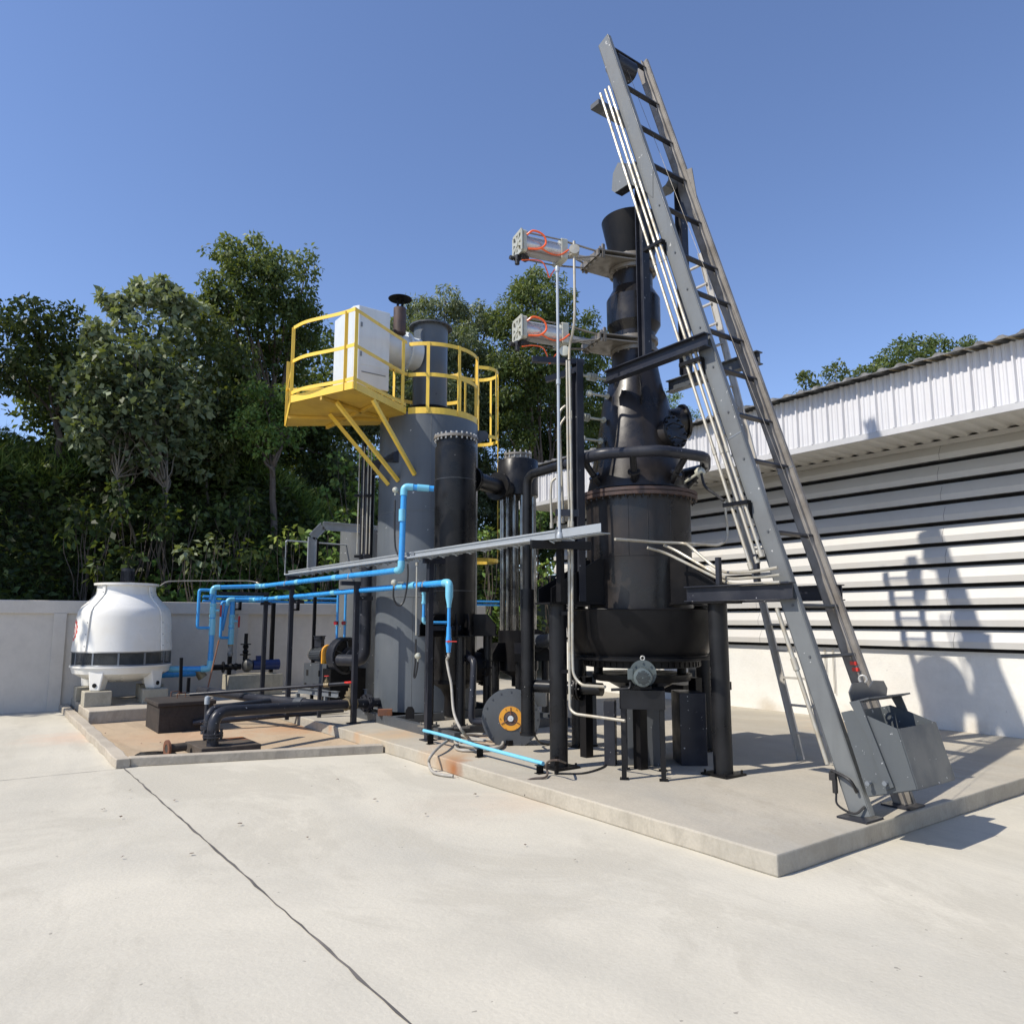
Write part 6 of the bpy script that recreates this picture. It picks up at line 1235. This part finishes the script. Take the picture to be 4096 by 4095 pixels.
for k in range(12): a = 2*pi*k/12+.3; mf.bar(WC+Vector((cos(a)*Rm, sin(a)*Rm, zb_)), WC+Vector((cos(a)*Rm, sin(a)*Rm, zt_)), .03, .012, (cos(a), sin(a), 0))
obj('band_frame', mf, 'galvd', CTW)
obj('fill_pack', M().lathe(WC, [(Rm*.8, zb_-.05), (Rm*.8, zt_+.1)], 40), 'castd', CTW)
obj('basin', M().lathe(WC, [(0, .62), (.35, .58), (110*k9, .56), (150*k9, .62), (188*k9, wz(2685)), (195*k9, zb_-.03), (199*k9, zb_-.03), (199*k9, zb_), (192*k9, zb_), (.5, .72), (0, .7)], 80, caps=False), 'frp', CTW, ang=35)
for a in (-128, -52, 38, 128):
    c, s_ = cos(radians(a)), sin(radians(a)); d_ = Vector((c, s_, 0)); e_ = Vector((-s_, c, 0)); f_ = M()
    def q3(r, w, z): return [WC+d_*r+e_*w+Z*z, WC+d_*r-e_*w+Z*z]
    T1 = q3(.76, .14, zb_-.05)+q3(.5, .12, zb_-.05)[::-1]; B1 = q3(.78, .085, .44)+q3(.6, .085, .44)[::-1]
    f_.add(T1+B1, [(0, 1, 2, 3), (7, 6, 5, 4), (0, 4, 5, 1), (1, 5, 6, 2), (2, 6, 7, 3), (3, 7, 4, 0)]); lg2 = obj('foot', f_, 'frp', CTW, smooth=False, bevel=.02)
    obj('bolt_hole', M().cyl(WC+d_*.772+Z*.53, d_*.016, .035, 18), 'hole', lg2)
    fc = WC+d_*.7; solo('pedestal_block', M().prism([fc+Vector((a_*.2, b_*.2, .2)) for a_, b_ in ((-1, -1), (1, -1), (1, 1), (-1, 1))], (0, 0, .24)), 'block', {-128: 'concrete block under the front left foot of the cooling tower', -52: 'concrete block under the front right foot of the cooling tower', 38: 'concrete block under the back right foot of the cooling tower', 128: 'concrete block under the back left foot of the cooling tower'}[a], 'block', 'concrete blocks under the cooling tower', smooth=False, bevel=.012)
mo = M().cyl(WC+Z*wz(2345), (0, 0, .3), .1, 28)
for k in range(28): a = 2*pi*k/28; mo.bar(WC+Vector((cos(a)*.105, sin(a)*.105, wz(2345)+.06)), WC+Vector((cos(a)*.105, sin(a)*.105, wz(2345)+.26)), .006, .02, (cos(a), sin(a), 0))
mo.cyl(WC+Z*(wz(2345)+.27), (0, 0, .05), .112, 28)
obj('fan_motor', mo, 'gun', CTW, smooth=False); obj('motor_arm', M().b2((WC.x-.47, WC.y-.04, wz(2341)), (WC.x+.47, WC.y+.04, wz(2341)+.03)).b2((WC.x-.04, WC.y-.47, wz(2341)+.001), (WC.x+.04, WC.y+.47, wz(2341)+.033)), 'frp', CTW, smooth=False)
# red gear emblem on the left of the shell
em = M(); ea = radians(-179); 
def onshell(a, z, r=.0):
    R = np.interp(z, [wz(2602), wz(2470), wz(2447)], [195*k9, 186*k9, 182*k9])+.004+r; return WC+Vector((cos(a)*R, sin(a)*R, z))
zc2 = wz(2520)
for k in range(24):
    for (r0, r1) in ((.13, .19 if k % 2 else .165), (.05, .075)):
        q_ = []
        for (kk, rr3) in ((k, r0), (k+1, r0), (k+1, r1), (k, r1)): a = 2*pi*kk/24; q_.append(onshell(ea+cos(a)*rr3/.79, zc2+sin(a)*rr3))
        em.add(q_, [(0, 1, 2, 3)])
obj('gear_emblem', em, 'red', CTW, smooth=False)
cc_ = [A(640, 2343, d=14.6), A(665, 2325, d=14.7), A(740, 2323, d=14.9), A(1000, 2323, d=15.3), A(1030, 2330, d=15.3), A(1045, 2345, d=15.0)]; solo('fan_cable_conduit', M().tube(fillet(cc_, .08), .012, 8), 'cond', 'thin conduit strung from the cooling tower rim to the pipe rack', 'conduit')
# ---- vault box, manhole slab, big dark pipes
VX0, VX1, VY0, VY1, VH = 2.3, 3.04, 11.64, 12.56, .43
VB = thing('vault_box', 'dark brown painted concrete vault with a grey lid in the sunken basin', 'vault', (2.67, 12.1, .005))
obj('wall', M().b2((VX0, VY0, .005), (VX1, VY1, VH-.06)), 'vault', VB, smooth=False, bevel=.008); obj('lid', M().b2((VX0-.03, VY0-.03, VH-.058), (VX1+.03, VY1+.03, VH)), 'vault', VB, smooth=False, bevel=.012)
for i, (u, v) in enumerate(((683, 2785), (708, 2792))):
    q_ = A(u, v, z=VH); obj('lifting_handle', M().pipe([q_-Z*.01, q_+Z*.07, q_+Vector((.14, .1, .07)), q_+Vector((.14, .1, -.01))], .006, .02, 8), 'rust', VB)
sa, sb, sc2, sd2 = A(805, 2994, z=.12), A(1045, 2974, z=.12), A(971, 2945, z=.12), A(739, 2965, z=.12)
SBx = solo('manhole_slab', M().prism([Vector((p.x, p.y, .005)) for p in (sa, sb, sc2, sd2)], (0, 0, .117)), 'slab', 'low black stained concrete chamber with rust orange patch and pipe risers', 'chamber', smooth=False, bevel=.01)
so2 = A(742, 2985, z=.1); sdv = Vector((-1, -.15, 0)).normalized(); st3 = thing('pipe_stub', 'short rusty flanged pipe stub sticking out of the low chamber', 'pipe', (so2.x-.2, so2.y, .02))
obj('pipe', M().tube([so2+Vector((.0, .0, 0)), so2+sdv*.22], .05, 18), 'slab', st3); obj('flange', M().lathe(so2+sdv*.2, [(.05, 0), (.1, .0), (.1, .025), (.05, .025), (.05, 0)], 28, sdv, caps=False), 'rust', st3)
ZP = .36; jr = A(849, 2983, z=.12)
e1_ = Vector((5.12, 10.38, .35)); s1_ = Vector((jr.x, jr.y, .12))
BP = thing('main_drain_pipe', 'thick dark grey pipe from the low chamber riser to the foot of the grey tank', 'pipe', s1_)
el = s1_+Vector((0, 0, 0)); el.z = A(880, 2845, d=s1_.xy.length).z; e1_.z = .37
obj('pipe', M().pipe([s1_+Z*0, Vector((s1_.x, s1_.y, el.z)), e1_], .068, .2, 24), 'gun', BP); obj('riser_flange', M().cyl(s1_+Z*.1, (0, 0, .022), .115, 28).cyl(s1_+Z*.13, (0, 0, .022), .115, 28).bolts(s1_+Z*.07, (0, 0, 1), .1, 8, .012, .12), 'gun', BP)
dvp = (e1_-Vector((s1_.x, s1_.y, el.z))).normalized(); vp1 = e1_-dvp*.3; obj('tank_flange', M().cyl(vp1, dvp*.022, .13, 28).cyl(vp1+dvp*.03, dvp*.022, .13, 28).bolts(vp1-dvp*.03, dvp, .11, 8, .012, .11), 'gun', BP)
def gate_valve(c, d_, r, lab, grp='brass gate valves'):
    t = thing('gate_valve', lab, 'valve', c-Z*r, grp)
    obj('body', M().cyl(c-d_*r*.9, d_*r*1.8, r*1.12, 8).cyl(c, (0, 0, r*2.4), r*.8, 16).cyl(c+Z*r*1.5, (0, 0, r*.25), r*1.1, 8).cyl(c+Z*r*2.4, (0, 0, r*.7), r*.4, 8).cyl(c-d_*r*1.15, d_*r*.35, r*1.25, 8).cyl(c+d_*r*.8, d_*r*.35, r*1.25, 8), 'brass', t, smooth=False)
    obj('spindle', M().cyl(c+Z*r*3, (0, 0, r*1.2), r*.13, 10), 'brass', t); hw = M().ring(c+Z*r*4.1, (0, 0, 1), r*1.05, r*.16, 24, 8)
    for k in range(5): a = 2*pi*k/5; hw.tube([c+Z*r*4.0, c+Z*r*4.1+Vector((cos(a), sin(a), 0))*r], r*.12, 6)
    hw.cyl(c+Z*r*3.9, (0, 0, r*.3), r*.25, 10); obj('handwheel', hw, 'red', t)
gate_valve(A(1367, 2800, y=(e1_-dvp*.62).y)*1.0 if False else e1_-dvp*.62, dvp, .075, 'large brass gate valve with red handwheel on the thick drain pipe')
# branch from behind joining main pipe
j1 = Vector((s1_.x, s1_.y, el.z)).lerp(e1_, .62); BR_ = thing('branch_drain_pipe', 'dark pipe with white glue splashes joining the thick drain pipe at an angle', 'pipe', j1)
obj('pipe', M().pipe([j1, j1+Vector((-.5, 1.6, .0)), j1+Vector((-.9, 3.2, .02))], .066, .2, 20), 'gun', BR_); obj('coupling', M().cyl(j1+Vector((-.14, .45, 0)), Vector((-.05, .16, 0)), .078, 20), 'midgrey', BR_)
# second thick pipe beneath
p2a = A(846, 2838, y=10.9); solo('lower_drain_pipe', M().tube([Vector((2.75, 11.6, .12)), Vector((4.9, 11.2, .2))], .04, 14), 'gun', 'thin dark pipe lying low behind the thick drain pipe', 'pipe')
UP = thing('valve_pipe', 'long slender dark pipe with small brass valve above the drain pipes', 'pipe', (3.2, 12.3, .4)); ua = A(760, 2777, y=12.3); ub_ = A(1395, 2732, x=4.75)
obj('pipe', M().tube([ua, ub_], .026, 14), 'gun', UP)
for t_i in (.62, .82):
    pp = ua.lerp(ub_, t_i); obj('prop', M().bar((pp.x, pp.y, .1), (pp.x, pp.y, pp.z), .05, .05), 'gun', UP, smooth=False)
gate_valve(ua.lerp(ub_, .86), (ub_-ua).normalized(), .032, 'small brass gate valve with red handwheel on the slender dark pipe')
# second and third risers
r2 = A(834, 2968, z=.12); solo('second_riser', M().pipe([(r2.x, r2.y+.08, .16), (r2.x, r2.y+.08, .5), (r2.x+.9, r2.y+.55, .5)], .05, .14, 18).cyl((r2.x, r2.y+.08, .27), (0, 0, .04), .085, 20), 'gun', 'dark bent riser pipe just behind the thick one on the chamber', 'pipe')
r3 = A(820, 2960, z=.12); vz = A(815, 2790, d=hypot(r3.x, r3.y)).z
VPp = thing('vent_riser', 'thin upright vent pipe with pale elbow cap on the chamber', 'pipe', (r3.x, r3.y, .1)); obj('pipe', M().cyl((r3.x, r3.y, .1), (0, 0, vz-.1), .026, 14), 'gun', VPp); obj('cap', M().lathe((r3.x, r3.y, vz-.02), [(.033, -.06), (.034, 0), (.03, .03), (0, .045)], 16), 'galv', VPp); obj('flange', M().cyl((r3.x, r3.y, .2), (0, 0, .03), .06, 18), 'gun', VPp)
# thin pipe posts near tower
for i, (u, v0_, v1_, d) in enumerate(((725, 2630, 2775, 13.2), (755, 2710, 2768, 13.2))):
    q_ = A(u, v0_, d=d); q9 = A(u-4, v1_, d=d); solo('short_post', M().bar(q9, q_, .045, .045), 'black2', ['taller short black post by the blue pipes at the cooling tower', 'smaller short black post by the blue pipes near the brown strainer'][i], 'post', 'short posts by the cooling tower pipes', smooth=False)
q_ = A(875, 2560, d=14.6); q9 = A(826, 2770, d=14.2); solo('leaning_rod', M().tube([q9, q_], .014, 8), 'rust', 'rusty brown rod leaning against the weathered post', 'rod')
# small things behind
bkx = A(2785, 2680, d=9.6); solo('bucket', M().lathe((bkx.x, bkx.y, bkx.z-.13), [(.09, 0), (.12, .26), (.11, .26), (.085, .02)], 28), 'midgrey', 'grey bucket seen between the tower legs', 'bucket')
solo('bucket_shelf', M().box((bkx.x, bkx.y, bkx.z-.2), (.9, .35, .1)), 'black2', 'black bench carrying the bucket behind the tower', 'bench', smooth=False)
wcab = M()
for u in (3296, 3300, 3328, 3332): a = A(u, 2595, x=10.69); wcab.tube([a, Vector((10.69, a.y, .5 if u > 3310 else .75))], .004, 5)
tag(obj('wall_wires', wcab, 'cond'), 'thin pale wires hanging down the white lower wall', 'wires')
